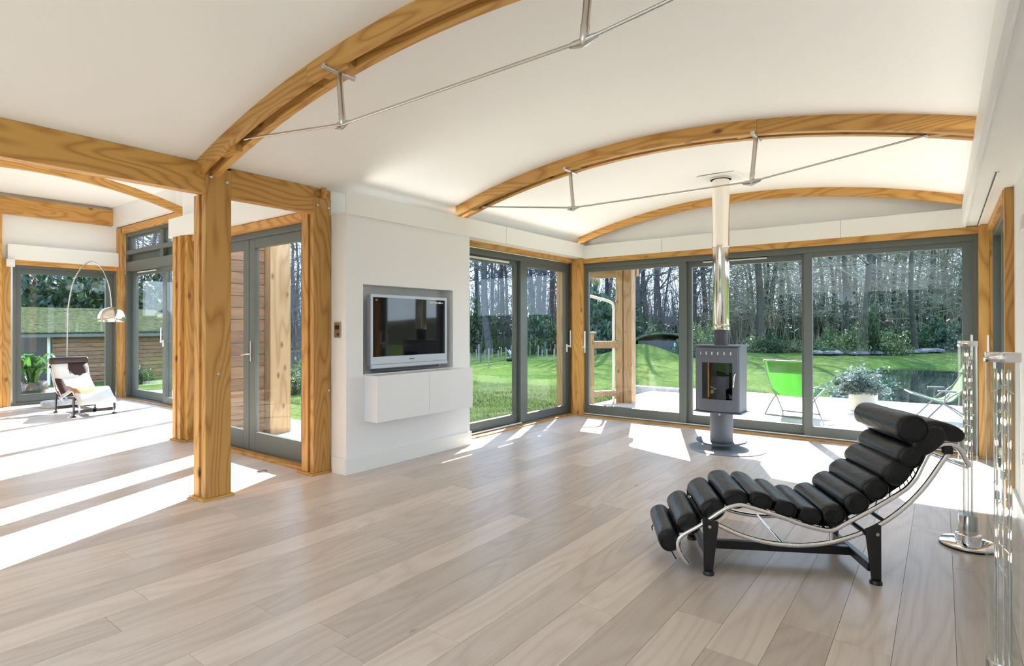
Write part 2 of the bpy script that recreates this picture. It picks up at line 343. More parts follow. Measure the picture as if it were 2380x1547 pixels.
# pillar wall that carries the television, with its recess
tvw = empty('wall_media', kind='structure')
p = MB(); X0, X1 = -4.56, -4.33
p.box(X0, X1, 3.24, 3.43, 0, 2.4); p.box(X0, X1, 4.66, 4.94, 0, 2.4); p.box(X0, X1, 3.43, 4.66, 0, .9); p.box(X0, X1, 3.43, 4.66, 1.75, 2.4); p.box(X0, -4.52, 3.43, 4.66, .9, 1.75)
p.build('plaster', WHITE, tvw)
ST(MB().box(-4.33, -4.312, 3.222, 4.955, 0, .15).box(-4.52, -4.33, 3.222, 3.24, 0, .15).box(-4.56, -4.33, 4.94, 4.955, 0, .15).build('baseboard_left', WTRIM, bevel=.003))
# fascias with the hidden coves
def fascia(n, boxes): return S(n, WTRIM, *boxes, bevel=.002)
fascia('trim_3', [(-4.33, -4.308, 3.226, 7.55, 2.38, 2.585), (-4.56, -4.33, 4.94, 7.56, 2.384, 2.4)])
fascia('trim_4', [(-4.33, .2, 7.53, 7.55, 2.37, 2.57), (-4.33, .43, 7.55, 7.72, 2.374, 2.39)])
fascia('trim_5', [(.17, .2, -4, 7.53, 2.38, 2.6), (.2, .44, -4, 7.53, 2.382, 2.4)])
S('trim_6', WTRIM, (.19, .2, -4, 7.53, 2.37, 2.4))
S('trim_7', GREYD, (.29, .296, 5.0, 7.5, 2.377, 2.3801))
S('trim_8', WTRIM, (.298, .312, 5.0, 7.5, 2.374, 2.3801))
fascia('trim_9', [(-7.52, -4.74, 3.03, 3.06, 2.43, 2.66), (-7.52, -4.74, 3.06, 3.2, 2.434, 2.45)])
fascia('trim_10', [(-12.7, -9.88, 4.1, 4.2, 3.26, 3.62)])
fascia('trim_11', [(-12.7, -12.58, 2.57, 4.22, 2.5, 2.76)])
S('baseboard_right', WTRIM, (.412, .43, .15, 5.6, 0, .15))
# seams in the white fascias
for nm, b in (('trim_12', (-4.3085, -4.3075, 5.6, 5.603, 2.38, 2.585)), ('trim_13', (-3.09, -3.087, 7.5295, 7.531, 2.37, 2.57)), ('trim_14', (-.93, -.927, 7.5295, 7.531, 2.37, 2.57))): S(nm, GREYD, b)

# ------------------------------------------------------------------ timbers
def timber(name, mat, boxes, label, cat='timber post', parts='member', group=None):
    r = empty(name, (0, 0, 0), 0, label, cat, group)
    for b in boxes: BX(parts, mat, b, r, .004)
    return r
def bolts(r, pts, axis=0, rad=.014):
    for p in pts:
        a = Vector(p); d = Vector((.012, 0, 0)) if axis == 0 else Vector((0, -.012, 0))
        MB().tube([a - d * .3, a + d * .6, a + d], [rad, rad, rad * .6], 12).build('bolt', STEEL, r, smooth=True)
r = timber('timber_post', W['Z'], [(-4.62, -4.55, 2.10, 2.30, .02, 2.60), (-4.66, -4.62, 2.12, 2.28, .02, 2.39), (-4.75, -4.66, 2.10, 2.30, .02, 2.39)],
           'thick golden larch post nearest the camera, standing free in the sunlit floor')
BX('foot_trim', W['Y'], (-4.78, -4.54, 2.075, 2.325, 0, .02), r, .003)
bolts(r, [(-4.55, 2.14, 2.52), (-4.55, 2.265, 2.50), (-4.55, 2.20, .98)])
r = timber('timber_post', W['Z'], [(-4.60, -4.55, 3.05, 3.235, .02, 2.53), (-4.64, -4.60, 3.07, 3.2, .02, 2.39), (-4.74, -4.64, 3.05, 3.235, .02, 2.39)],
           'golden larch post standing against the end of the white television wall')
BX('foot_trim', W['Y'], (-4.78, -4.54, 3.03, 3.24, 0, .02), r, .003)
BX('packer', W['Y'], (-4.70, -4.57, 3.05, 3.24, 2.53, 2.62), r)
BX('stub', W['Z'], (-4.56, -4.53, 3.13, 3.17, 2.53, 2.70), r, .003)
bolts(r, [(-4.55, 3.09, 2.46), (-4.55, 3.205, 2.45), (-4.55, 3.21, .76)])
r = timber('timber_post', W['Z'], [(-7.38, -7.30, 3.02, 3.2, .02, 2.43), (-7.30, -7.25, 3.06, 3.2, .02, 2.43), (-7.25, -7.17, 3.02, 3.2, .02, 2.43), (-7.17, -7.08, 3.06, 3.2, .02, 2.43)],
           'grooved larch post left of the french doors, half hidden behind the free post')
BX('foot_trim', W['X'], (-7.41, -7.06, 3.0, 3.2, 0, .02), r, .003)
timber('timber_post', W['Z'], [(-12.7, -12.6, 2.30, 2.5, 0, 3.27), (-12.7, -12.63, 2.5, 2.62, 0, 2.5)], 'larch post left of the far end window, at the left edge of the photo')
timber('timber_post', W['Z'], [(-12.7, -12.58, 4.19, 4.25, 0, 3.24), (-12.58, -12.46, 4.2, 4.26, 0, 3.24)], 'slim larch corner post behind the arc lamp, between two windows')
timber('timber_post', W['Z'], [(-4.52, -4.34, 7.53, 7.66, 0, 2.37), (-4.62, -4.52, 7.6, 7.66, 0, 2.37)], 'larch corner post where the two glazed walls of the main room meet')
timber('timber_post', W['Z'], [(.30, .39, 7.5, 7.66, 0, 2.38), (.39, .43, 7.5, 7.6, 0, 2.38)], 'larch corner post behind the tall tube lamps at the right')
timber('timber_post', W['Z'], [(.375, .43, 5.62, 5.70, 0, 2.38)], 'narrow larch jamb at the end of the white right-hand wall', 'timber post')
timber('timber_beam', W['Y'], [(-4.64, -4.552, -3.9, 2.10, 2.385, 2.62), (-4.64, -4.552, 2.30, 3.05, 2.385, 2.62), (-4.72, -4.64, -3.9, 3.05, 2.40, 2.62)],
       'long horizontal larch beam carried by the two big posts at the left', 'beam')
timber('timber_beam', W['Y'], [(-12.7, -12.58, 2.4, 4.10, 3.27, 3.56)], 'dark golden beam high on the far end wall over the white blind box', 'beam')
# left room arch
def archpts(x0, x1, z, n=24): return [(x0 + (x1 - x0) * i / n, z(x0 + (x1 - x0) * i / n)) for i in range(n + 1)]
def archmember(pts, fn, h=.11):
    m = MB(); n = len(pts)
    vs = []
    for i, (a, z) in enumerate(pts):
        for d in (0, 1):
            vs += [fn(a, d, z), fn(a, d, z - h)]
    fs = []
    for i in range(n - 1):
        q = 4 * i
        fs += [(q, q + 4, q + 6, q + 2), (q + 1, q + 3, q + 7, q + 5), (q, q + 1, q + 5, q + 4), (q + 2, q + 6, q + 7, q + 3)]
    fs += [(0, 2, 3, 1), (4 * n - 4, 4 * n - 3, 4 * n - 1, 4 * n - 2)]
    return m.add(vs, fs)
r = empty('arched_beam', (-9.9, 4.2, 3.2), 0, 'single arched larch beam crossing the left room below its white ceiling', 'beam')
zl = lambda y: 3.6 - .083 * (y - 2.3) ** 2
for a, b in ((4.22, 2.45), (2.45, .35)):
    archmember([(y, z) for y, z in archpts(a, b, zl, 14)], lambda a_, d, z: (-9.93 + .06 * d - -9.9 , a_ - 4.2, z - 3.2), .125).build('segment', W['Y'], r)
BX('end_stub', W['Z'], (-.09, .0, -.02, .05, -.02, .11), r)
# main room trusses
def truss(yc, label, double=True, ties=True, h=.115, thick=.055, xa=-4.33, xb=.19, nzw=2.505, ez=2.66):
    r = empty('arched_truss', (-2.07, yc, 2.6), 0, label, 'beam', None)
    ys = [(-.085, -.03), (.03, .085)] if double else [(-thick / 2, thick / 2)]
    joints = [xa, -3.1, -1.15, xb] if double else [xa, -2.62, xb]
    for (a, b) in ys:
        for j in range(len(joints) - 1):
            archmember(archpts(joints[j] + .001, joints[j + 1] - .001, vault, 14), lambda x, d, z, a=a, b=b: (x + 2.07, a + (b - a) * d, z - 2.6), h).build('segment', W['X'], r)
    if double:
        for x in (-4.2, -2.9, -1.2, .05):
            MB().box(x + 2.07 - .12, x + 2.07 + .12, -.03, .03, vault(x) - 2.6 - .10, vault(x) - 2.6 - .01).build('spacer', W['X'], r)
    if ties:
        nx = (-2.86, -1.21); nz = nzw - 2.6
        e0 = Vector((-4.0 + 2.07, 0, ez - 2.6)); e1 = Vector((-.04 + 2.07, 0, ez - 2.61))
        n0 = Vector((nx[0] + 2.07, 0, nz)); n1 = Vector((nx[1] + 2.07, 0, nz))
        for a, b in ((e0, n0), (n0, n1), (n1, e1)):
            d = (b - a).normalized()
            MB().tube([a, a + d * .05, a + d * .07, b - d * .07, b - d * .05, b], [.014, .012, .008, .008, .012, .014], 10).build('tie_rod', STEEL, r, smooth=True)
        for n_, x in ((n0, nx[0] - .035), (n1, nx[1] + .035)):
            top = Vector((x + 2.07, 0, vault(x) - 2.6 - h + .004))
            o = MB().tube([top, top + (n_ - top) * .78, top + (n_ - top) * .8, n_, n_ - Vector((0, 0, .02))], [.018, .018, .021, .019, .01], 14).build('strut', STEEL, r, smooth=True)
            MB().tube([top + Vector((0, -.11, 0)) - o.location, top + Vector((0, .11, 0)) - o.location], .018, 14).build('cross_pin', STEEL, o, smooth=True)
            MB().tube([n_ + Vector((-.07, 0, -.012)) - o.location, n_ + Vector((0, 0, -.022)) - o.location, n_ + Vector((.07, 0, -.004)) - o.location], [.006, .02, .006], 8, flat=.4).build('clevis', STEEL, o, smooth=True)
    return r
truss(2.115, 'nearest double arched larch beam with steel tie rods, rising from the free post', xa=-4.56, nzw=2.562, ez=2.70, h=.098)
truss(4.79, 'middle double arched larch beam with steel tie rods, in front of the flue')
truss(7.47, 'plain arched larch beam against the far wall behind the flue', double=False, ties=False, thick=.06, h=.1, xa=-4.36, xb=.17)

# ------------------------------------------------------------------ windows
def ring(ax, d0, d1, u0, u1, z0, z1, wl, wr, wb, wt):
    m = MB()
    def b(ua, ub, za, zb): m.box(*((ua, ub, d0, d1, za, zb) if ax == 'x' else (d0, d1, ua, ub, za, zb)))
    b(u0, u0 + wl, z0, z1); b(u1 - wr, u1, z0, z1); b(u0 + wl, u1 - wr, z0, z0 + wb); b(u0 + wl, u1 - wr, z1 - wt, z1); return m
def bar(ax, d0, d1, u0, u1, z0, z1): return MB().box(*((u0, u1, d0, d1, z0, z1) if ax == 'x' else (d0, d1, u0, u1, z0, z1)))
def sash(root, ax, d, u0, u1, z0, z1, wl, wr, wb, wt, name='sash', th=.05):
    o = ring(ax, d - th / 2, d + th / 2, u0, u1, z0, z1, wl, wr, wb, wt).build(name, GREY, root, bevel=.003)
    q = bar(ax, d - .012, d + .012, u0 + wl, u1 - wr, z0 + wb, z1 - wt)
    q.v = [(x - o.location.x, y - o.location.y, z - o.location.z) for x, y, z in q.v]
    q.build('pane', PANE, o); return o
def handle(o, ax, d, u, z, s=-1, flip=1):
    m = MB()
    P = (lambda a, b, c: (a, b, c)) if ax == 'x' else (lambda a, b, c: (b, a, c))
    l = o.location
    def bx(ua, ub, da, db, za, zb):
        (x0, y0, _), (x1, y1, _) = P(ua, da, 0), P(ub, db, 0)
        m.box(min(x0, x1) - l.x, max(x0, x1) - l.x, min(y0, y1) - l.y, max(y0, y1) - l.y, za - l.z, zb - l.z)
    bx(u - .012, u + .012, d, d + s * .02, z - .09, z + .03); bx(u - .008, u + .008, d + s * .02, d + s * .06, z - .01, z + .012)
    bx(u + flip * .03 - .01, u + flip * .03 + .01, d + s * .05, d + s * .065, z - .02, z + .24); bx(min(u, u + flip * .03), max(u, u + flip * .03), d + s * .05, d + s * .062, z - .012, z + .012)
    m.build('handle', ALU, o, bevel=.002)
# far glazed wall (y = 7.6)
w1 = empty('window_1', kind='structure')
ring('x', 7.58, 7.72, -4.39, .31, .0, 2.30, .05, .05, .03, .07).build('frame', GREY, w1, bevel=.003)
BX('header_timber', W['X'], (-4.34, .31, 7.53, 7.6, 2.30, 2.37), w1, .003); BX('sill_timber', W['X'], (-4.36, .31, 7.50, 7.58, 0, .018), w1, .003)
BX('track', ALU, (-4.34, .26, 7.583, 7.60, .03, .04), w1)
s1 = sash(w1, 'x', 7.62, -4.37, -2.77, .035, 2.25, .10, .10, .135, .08); handle(s1, 'x', 7.595, -4.335, 1.04)
s2 = sash(w1, 'x', 7.68, -2.80, -1.27, .035, 2.25, .09, .09, .12, .10)
s3 = sash(w1, 'x', 7.62, -1.325, .27, .035, 2.25, .09, .10, .12, .08); handle(s3, 'x', 7.595, .215, 1.02)
BX('trickle_vent', ALU, (-2.55, -1.75, 7.63, 7.655, 2.20, 2.215), w1)
# near-left glazed wall (x = -4.6)
w2 = empty('window_2', kind='structure')
ring('y', -4.72, -4.59, 5.03, 7.62, 0, 2.32, .05, .05, .03, .07).build('frame', GREY, w2, bevel=.003)
BX('header_timber', W['Y'], (-4.58, -4.5, 5.0, 7.6, 2.325, 2.385), w2, .003); BX('sill_timber', W['Y'], (-4.59, -4.50, 5.0, 7.56, 0, .018), w2, .003)
BX('jamb_timber', W['Z'], (-4.60, -4.50, 4.955, 5.0, 0, 2.33), w2, .003); BX('track', ALU, (-4.605, -4.592, 5.05, 6.32, .03, .045), w2)
sash(w2, 'y', -4.68, 5.06, 6.36, .035, 2.27, .09, .12, .12, .09); o = sash(w2, 'y', -4.63, 6.31, 7.6, .035, 2.27, .16, .13, .11, .09); handle(o, 'y', -4.605, 7.50, 1.05, 1, 1)
BX('trickle_vent', ALU, (-4.655, -4.64, 5.25, 6.1, 2.20, 2.225), w2)
# right-hand glazed wall (x = .42)
w3 = empty('window_3', kind='structure')
ring('y', .41, .55, 5.72, 7.5, 0, 2.32, .06, .06, .03, .07).build('frame', GREY, w3, bevel=.003)
BX('header_timber', W['Y'], (.37, .43, 5.7, 7.5, 2.31, 2.38), w3, .003)
o = sash(w3, 'y', .45, 5.75, 6.7, .035, 2.26, .09, .09, .12, .09); o = sash(w3, 'y', .51, 6.65, 7.46, .035, 2.26, .09, .09, .12, .09); handle(o, 'y', .425, 7.38, 1.02, -1, 1)
# french doors (y = 3.2)
d1 = empty('door_1', kind='structure')
ring('x', 3.19, 3.3, -7.06, -4.78, 0, 2.36, .08, .08, .02, .07).build('frame', GREY, d1, bevel=.003)
BX('header_timber', W['X'], (-7.06, -4.76, 3.1, 3.2, 2.36, 2.43), d1, .003); BX('sill_timber', W['X'], (-7.06, -4.76, 3.1, 3.19, 0, .03), d1, .003)
BX('jamb_timber', W['Z'], (-4.86, -4.78, 3.14, 3.26, 0, 2.36), d1, .003)
sash(d1, 'x', 3.23, -6.99, -5.965, .03, 2.29, .12, .115, .2, .10, 'door_leaf'); dl = sash(d1, 'x', 3.23, -5.955, -4.87, .03, 2.29, .115, .12, .2, .10, 'door_leaf')
m = MB(); l = dl.location
m.box(-5.92 - l.x, -5.895 - l.x, 3.192 - l.y, 3.206 - l.y, .98 - l.z, 1.2 - l.z); m.tube([(-5.907 - l.x, 3.2 - l.y, 1.06 - l.z), (-5.907 - l.x, 3.15 - l.y, 1.06 - l.z), (-6.0 - l.x, 3.145 - l.y, 1.05 - l.z)], .009, 10)
m.build('handle', STEEL, dl, smooth=True)
# left room windows (y = 4.25)
w4 = empty('window_4', kind='structure')
ring('x', 4.26, 4.4, -12.46, -7.38, 0, 3.13, .09, .06, .03, .07).build('frame', GREY, w4, bevel=.003)
BX('header_timber', W['X'], (-12.5, -8.95, 4.2, 4.3, 3.13, 3.25), w4, .003)
BX('sill_timber', W['X'], (-12.4, -7.4, 4.18, 4.26, 0, .018), w4, .003)
BX('transom', GREY, (-12.38, -7.44, 4.25, 4.4, 2.72, 2.80), w4, .003); BX('transom', GREY, (-12.38, -7.44, 4.25, 4.4, 2.40, 2.58), w4, .003)
BX('infill_panel', GREY, (-12.38, -10.9, 4.33, 4.36, 2.58, 2.72), w4); BX('infill_panel', GREY, (-10.78, -7.44, 4.33, 4.36, 2.58, 2.72), w4)
BX('mullion', GREY, (-10.9, -10.78, 4.26, 4.4, 2.40, 3.08), w4, .003)
sash(w4, 'x', 4.32, -12.37, -10.9, 2.78, 3.09, .18, .03, .03, .06); sash(w4, 'x', 4.32, -10.78, -9.12, 2.78, 3.09, .09, .06, .03, .06); sash(w4, 'x', 4.32, -9.1, -7.45, 2.78, 3.09, .04, .06, .03, .06)
sash(w4, 'x', 4.36, -12.37, -10.72, .035, 2.42, .2, .12, .14, .10); o = sash(w4, 'x', 4.30, -10.84, -9.02, .035, 2.42, .13, .12, .1, .10); handle(o, 'x', 4.275, -10.79, 1.1); sash(w4, 'x', 4.36, -9.14, -7.43, .035, 2.42, .12, .1, .12, .10)
BX('trickle_vent', ALU, (-12.0, -11.2, 4.30, 4.32, 2.36, 2.38), w4)
# end window (x = -12.75)
w6 = empty('window_5', kind='structure')
ring('y', -12.84, -12.71, 2.66, 4.19, 0.02, 2.42, .04, .04, .03, .05).build('frame', GREY, w6, bevel=.003)
BX('header_timber', W['Y'], (-12.72, -12.64, 2.62, 4.19, 2.42, 2.5), w6, .003)
sash(w6, 'y', -12.77, 2.69, 4.16, .05, 2.38, .09, .13, .13, .10)

# ------------------------------------------------------------------ television, cabinet, small wall fittings
t = empty('television', (-4.45, 4.06, .92), 0, 'silver flat television with black screen in the white wall recess', 'television')
def LB(m, x0, x1, y0, y1, z0, z1): return m.box(x0 + 4.45, x1 + 4.45, y0 - 4.06, y1 - 4.06, z0 - .92, z1 - .92)
LB(MB(), -4.44, -4.375, 3.56, 4.56, .97, 1.66).build('casing', SILVER, t, bevel=.006)
m = MB(); LB(m, -4.375, -4.35, 3.535, 4.585, 1.635, 1.665); LB(m, -4.375, -4.35, 3.535, 3.565, 1.06, 1.635); LB(m, -4.375, -4.35, 4.555, 4.585, 1.06, 1.635); LB(m, -4.375, -4.35, 3.535, 4.585, .985, 1.06)
m.build('bezel', SILVER, t, bevel=.003)
LB(MB(), -4.375, -4.34, 3.535, 4.585, .945, .985).build('speaker_bar', SILVER, t, bevel=.006)
LB(MB(), -4.43, -4.39, 3.6, 4.5, .92, .97).build('stand', STOVED, t, bevel=.003)
LB(MB(), -4.372, -4.358, 3.565, 4.555, 1.06, 1.635).build('screen', SCREEN, t)
yy = 4.33; mk = []
for wd in (.016, .02, .018, .014, .01, .012): mk.append((yy, yy + wd, 1.598, 1.615)); yy += wd + .007
for a in mk + [(yy, yy + .036, 1.597, 1.616), (yy + .042, yy + .065, 1.6, 1.611), (3.60, 3.625, 1.606, 1.612)]: LB(MB(), -4.358, -4.3575, *a).build('screen_mark', PRINT, t)
yy = 4.03
for wd in (.012, .004, .012, .012, .010): LB(MB(), -4.35, -4.3495, yy, yy + wd, 1.018, 1.028).build('badge_letter', RUBBER, t); yy += wd + .004
cb = empty('wall_cabinet', (-4.33, 4.11, .46), 0, 'white handleless cabinet box hung on the wall below the television', 'cabinet')
def CBx(x0, x1, y0, y1, z0, z1): return (x0 + 4.33, x1 + 4.33, y0 - 4.11, y1 - 4.11, z0 - .46, z1 - .46)
BX('carcass', LACQ, CBx(-4.33, -4.165, 3.445, 4.78, .465, .895), cb, .002)
BX('door', LACQ, CBx(-4.164, -4.145, 3.445, 4.111, .465, .895), cb, .002); BX('door', LACQ, CBx(-4.164, -4.145, 4.114, 4.78, .465, .895), cb, .002)
sw = empty('light_switch', (-4.45, 3.236, 1.25), 0, 'small brushed steel double switch on the side of the white television wall', 'switch')
MB().box(-.045, .045, -.008, 0, 0, .14).build('plate', STEEL, sw, bevel=.002)
for a in (-.025, .008): MB().box(a, a + .02, -.012, -.008, .075, .115).build('rocker', RUBBER, sw)
MB().box(.0, .028, -.012, -.008, .02, .04).build('rocker', RUBBER, sw)
fs = MB().lathe([(.045, 0), (.045, .003), (.038, .005)], 24).build('floor_socket', BRASS, smooth=True); fs.location = (-5.08, 2.86, 0.0005)
tag(fs, 'round brass floor socket between the free post and the french doors', 'socket')
MB().lathe([(.022, .0), (.022, .0065)], 16).build('lid', GREYD, fs)
sd = empty('smoke_detector', (-2.0, 2.235, 0), 0, 'round white smoke detector on the ceiling beside the nearest arched beam', 'detector'); sd.location.z = vault(-2.0) - .045
MB().lathe([(.028, 0), (.04, .008), (.045, .02), (.052, .03), (.052, .045)], 24).build('body', PLAST, sd, smooth=True)
MB().lathe([(.03, .012), (.043, .012), (.043, .018), (.03, .018)], 24).build('grille', GREYD, sd)
bs = empty('sensor_box', (-12.57, 2.60, 2.37), 0, 'little white sensor box under the white blind box, beside the far left post', 'sensor'); MB().box(0, .06, -.06, .05, 0, .13).build('case', PLAST, bs, bevel=.006); MB().box(.06, .064, -.03, .02, .03, .08).build('lens', WTRIM, bs)
for q, (y, z, nm) in enumerate(((5.02, 1.98, 'upper white thermostat plate on the right-hand wall at the photo edge'), (4.98, .42, 'low white socket plate on the right-hand wall behind the near tube lamp'))):
    o = empty('wall_plate', (.43, y, z), 0, nm, 'socket'); MB().box(-.012, 0, -.07, .07, 0, .09).build('plate', PLAST, o, bevel=.003); MB().box(-.015, -.012, -.02, .02, .03, .06).build('button', WTRIM, o)

# ------------------------------------------------------------------ wood stove with flue
sv = empty('wood_stove', (-1.97, 6.5, 0), 0, 'grey free-standing wood stove on a round pedestal before the glazed wall', 'stove')
hp = MB().lathe([(.40, 0), (.40, .008), (.392, .01)], 64).build('hearth_plate', plain('blue_grey_hearth_steel', (.23, .26, .31), .3), smooth=True); hp.location = (-1.90, 6.46, 0.0003)
tag(hp, 'round blue-grey steel hearth plate on the floor under the stove', 'hearth')
sv.location.z = .0105
MB().lathe([(.105, .0), (.105, .02), (.11, .035), (.11, .05)], 32).build('foot', STOVE, sv, smooth=True)
m = MB(); n = 36; rows = []
for dz in (0, .013):
    pass
vs = []; 
def dish(r, a): return (r * 1.0 * math.cos(a), r * .95 * math.sin(a), .05 + .30 * (r * math.cos(a)) ** 2)
for j, r_ in enumerate((.0001, .1, .19, .27)):
    for dz in (0,): rows.append([dish(r_, 2 * PI * k / n) for k in range(n + 1)])
m.sheet(rows); m.build('base_dish', STOVED, sv, smooth='all', solid=.012)
MB().lathe([(.122, .062), (.122, .395)], 40).build('pedestal', STOVE, sv, smooth=True)
def ovalpoly(hw, front, back, n=12, inset=0):
    p = []
    for i in range(n + 1):
        a = -1 + 2 * i / n; p.append((a * (hw - inset), -front + .06 * a * a + inset))
    p += [(hw - inset, back - .05 - inset), (hw - .05 - inset, back - inset), (-hw + .05 + inset, back - inset), (-hw + inset, back - .05 - inset)]
    return p
MB().prism(ovalpoly(.245, .22, .2, inset=.008), .405, 1.12).build('body', STOVE, sv, bevel=.004)
MB().prism(ovalpoly(.262, .235, .21), 1.12, 1.134).build('top_plate', STOVE, sv, bevel=.003)
MB().prism(ovalpoly(.262, .235, .21), .392, .405).build('bottom_plate', STOVE, sv, bevel=.003)
def front(a, off=0): return -.22 + .008 - off + .06 * (a / .245) ** 2
def arcpanel(x0, x1, z0, z1, off, th, n=10):
    m = MB(); P = [(x0 + (x1 - x0) * i / n) for i in range(n + 1)]
    return m.prism([(x, front(x, off + th)) for x in P] + [(x, front(x, off)) for x in P[::-1]], z0, z1)
dr = empty('door', (0, 0, 0)); dr.parent = sv
def fp(m, name, mat, **k): return m.build(name, mat, dr, **k)
gx0, gx1, gz0, gz1, DX0, DX1, DZ0, DZ1 = -.145, .175, .545, .945, -.225, .228, .415, 1.108
fp(arcpanel(DX0, gx0, DZ0, DZ1, 0, .016), 'door_panel', STOVE, bevel=.002); 
m = arcpanel(gx0, gx1, DZ0, gz0, 0, .016); m2 = arcpanel(gx0, gx1, gz1, DZ1, 0, .016); m.add(m2.v, m2.f); m2 = arcpanel(gx1, DX1, DZ0, DZ1, 0, .016); m.add(m2.v, m2.f)
fp(m, 'door_panel', STOVE, bevel=.001)
fp(arcpanel(gx0, gx1, gz0, gz1, .004, .006), 'window_glass', STOVEG)
fp(arcpanel(gx0 - .012, gx1 + .012, gz0, gz1, -.004, .004), 'firebox', plain('sooty_firebrick', (.05, .032, .022), .8, bump=.8, bscale=12, var=.6, vscale=9))
for i in range(6):
    x = -.165 + i * .064; fp(MB().box(x, x + .012, front(x, .018) - .001, front(x, .016), 1.03, 1.062), 'air_slot', ALU)
fp(MB().tube([(.208, front(.2, .016), .83), (.208, front(.2, .05), .825), (.205, front(.2, .065), .80), (.19, front(.2, .05), .69)], .007, 10), 'handle', CHROME, smooth=True)
fp(MB().tube([(.05, -.2, .392), (.05, -.235, .388)], .012, 12), 'air_knob', CHROME, smooth=True)
FX, FY = 0.0, .0
zt = vault(-1.97) - .012
MB().lathe([(.075, 1.134), (.075, 1.30)], 32).build('flue_collar', STOVED, sv, smooth=True)
fl = MB().lathe([(.088, 1.30), (.092, 1.305), (.092, 1.355), (.085, 1.36), (.089, 1.37), (.089, 2.22), (.097, 2.225), (.097, 2.25), (.093, 2.255), (.093, zt - .01)], 48).build('flue_pipe', FLUE, sv, smooth=True)
cp = MB().box(-.2, .2, -.2, .2, 0, .006); cp = cp.build('ceiling_plate', WTRIM, sv); cp.location = (0, 0, zt - .012)
MB().lathe([(.112, -.02), (.112, .0)], 40, capb=False).build('collar_ring', STEEL, cp)

# ------------------------------------------------------------------ chaise longues
FR = [(-.108, .041), (-.143, .09), (-.158, .14), (-.15, .175), (-.121, .204), (-.028, .262), (.056, .326), (.105, .357), (.15, .373), (.193, .374), (.275, .353), (.387, .32), (.497, .283), (.58, .264), (.62, .259), (.657, .266),
      (.715, .303), (.858, .39), (.98, .475), (1.021, .511), (1.056, .558), (1.08, .61), (1.105, .665), (1.13, .703), (1.16, .724), (1.20, .733), (1.238, .730), (1.266, .706), (1.291, .66), (1.305, .63)]
ARC = [(.03, .272), (.06, .261), (.162, .217), (.275, .186), (.386, .173), (.497, .174), (.606, .190), (.715, .223), (.808, .263), (.893, .312), (.964, .368), (1.034, .436), (1.104, .522), (1.174, .632), (1.215, .70)]
RA, RB = .028, .502
def roll(c, rs, rz, ang, t0, t1, n=26, puff=.0):
    """bolster along t with rounded ends; c=(s,z)"""
    m = MB(); L = t1 - t0; st = [(0, .0), (0, .55), (.002, .80), (.008, .92), (.02, .985), (.045, 1.0), (L * .3, 1.0 + puff), (L * .5, 1.0 + puff), (L * .7, 1.0 + puff), (L - .045, 1.0), (L - .02, .985), (L - .008, .92), (L - .002, .80), (L, .55), (L, .0)]
    ca, sa = math.cos(ang), math.sin(ang); rows = []
    for d, k in st:
        row = []
        for i in range(n + 1):
            a = 2 * PI * i / n; x = math.copysign(abs(math.cos(a)) ** .85, math.cos(a)) * rs * max(k, .001); z = math.copysign(abs(math.sin(a)) ** .85, math.sin(a)) * rz * max(k, .001)
            row.append((c[0] + x * ca - z * sa, t0 + d, c[1] + x * sa + z * ca))
        rows.append(row)
    return m.sheet(rows)
def seam(c, rs, rz, ang, t, n=30):
    ca, sa = math.cos(ang), math.sin(ang)
    return MB().tube([(c[0] + math.cos(2 * PI * i / n) * rs * ca - math.sin(2 * PI * i / n) * rz * sa, t, c[1] + math.cos(2 * PI * i / n) * rs * sa + math.sin(2 * PI * i / n) * rz * ca) for i in range(n + 1)], .0028, 6, caps=False)
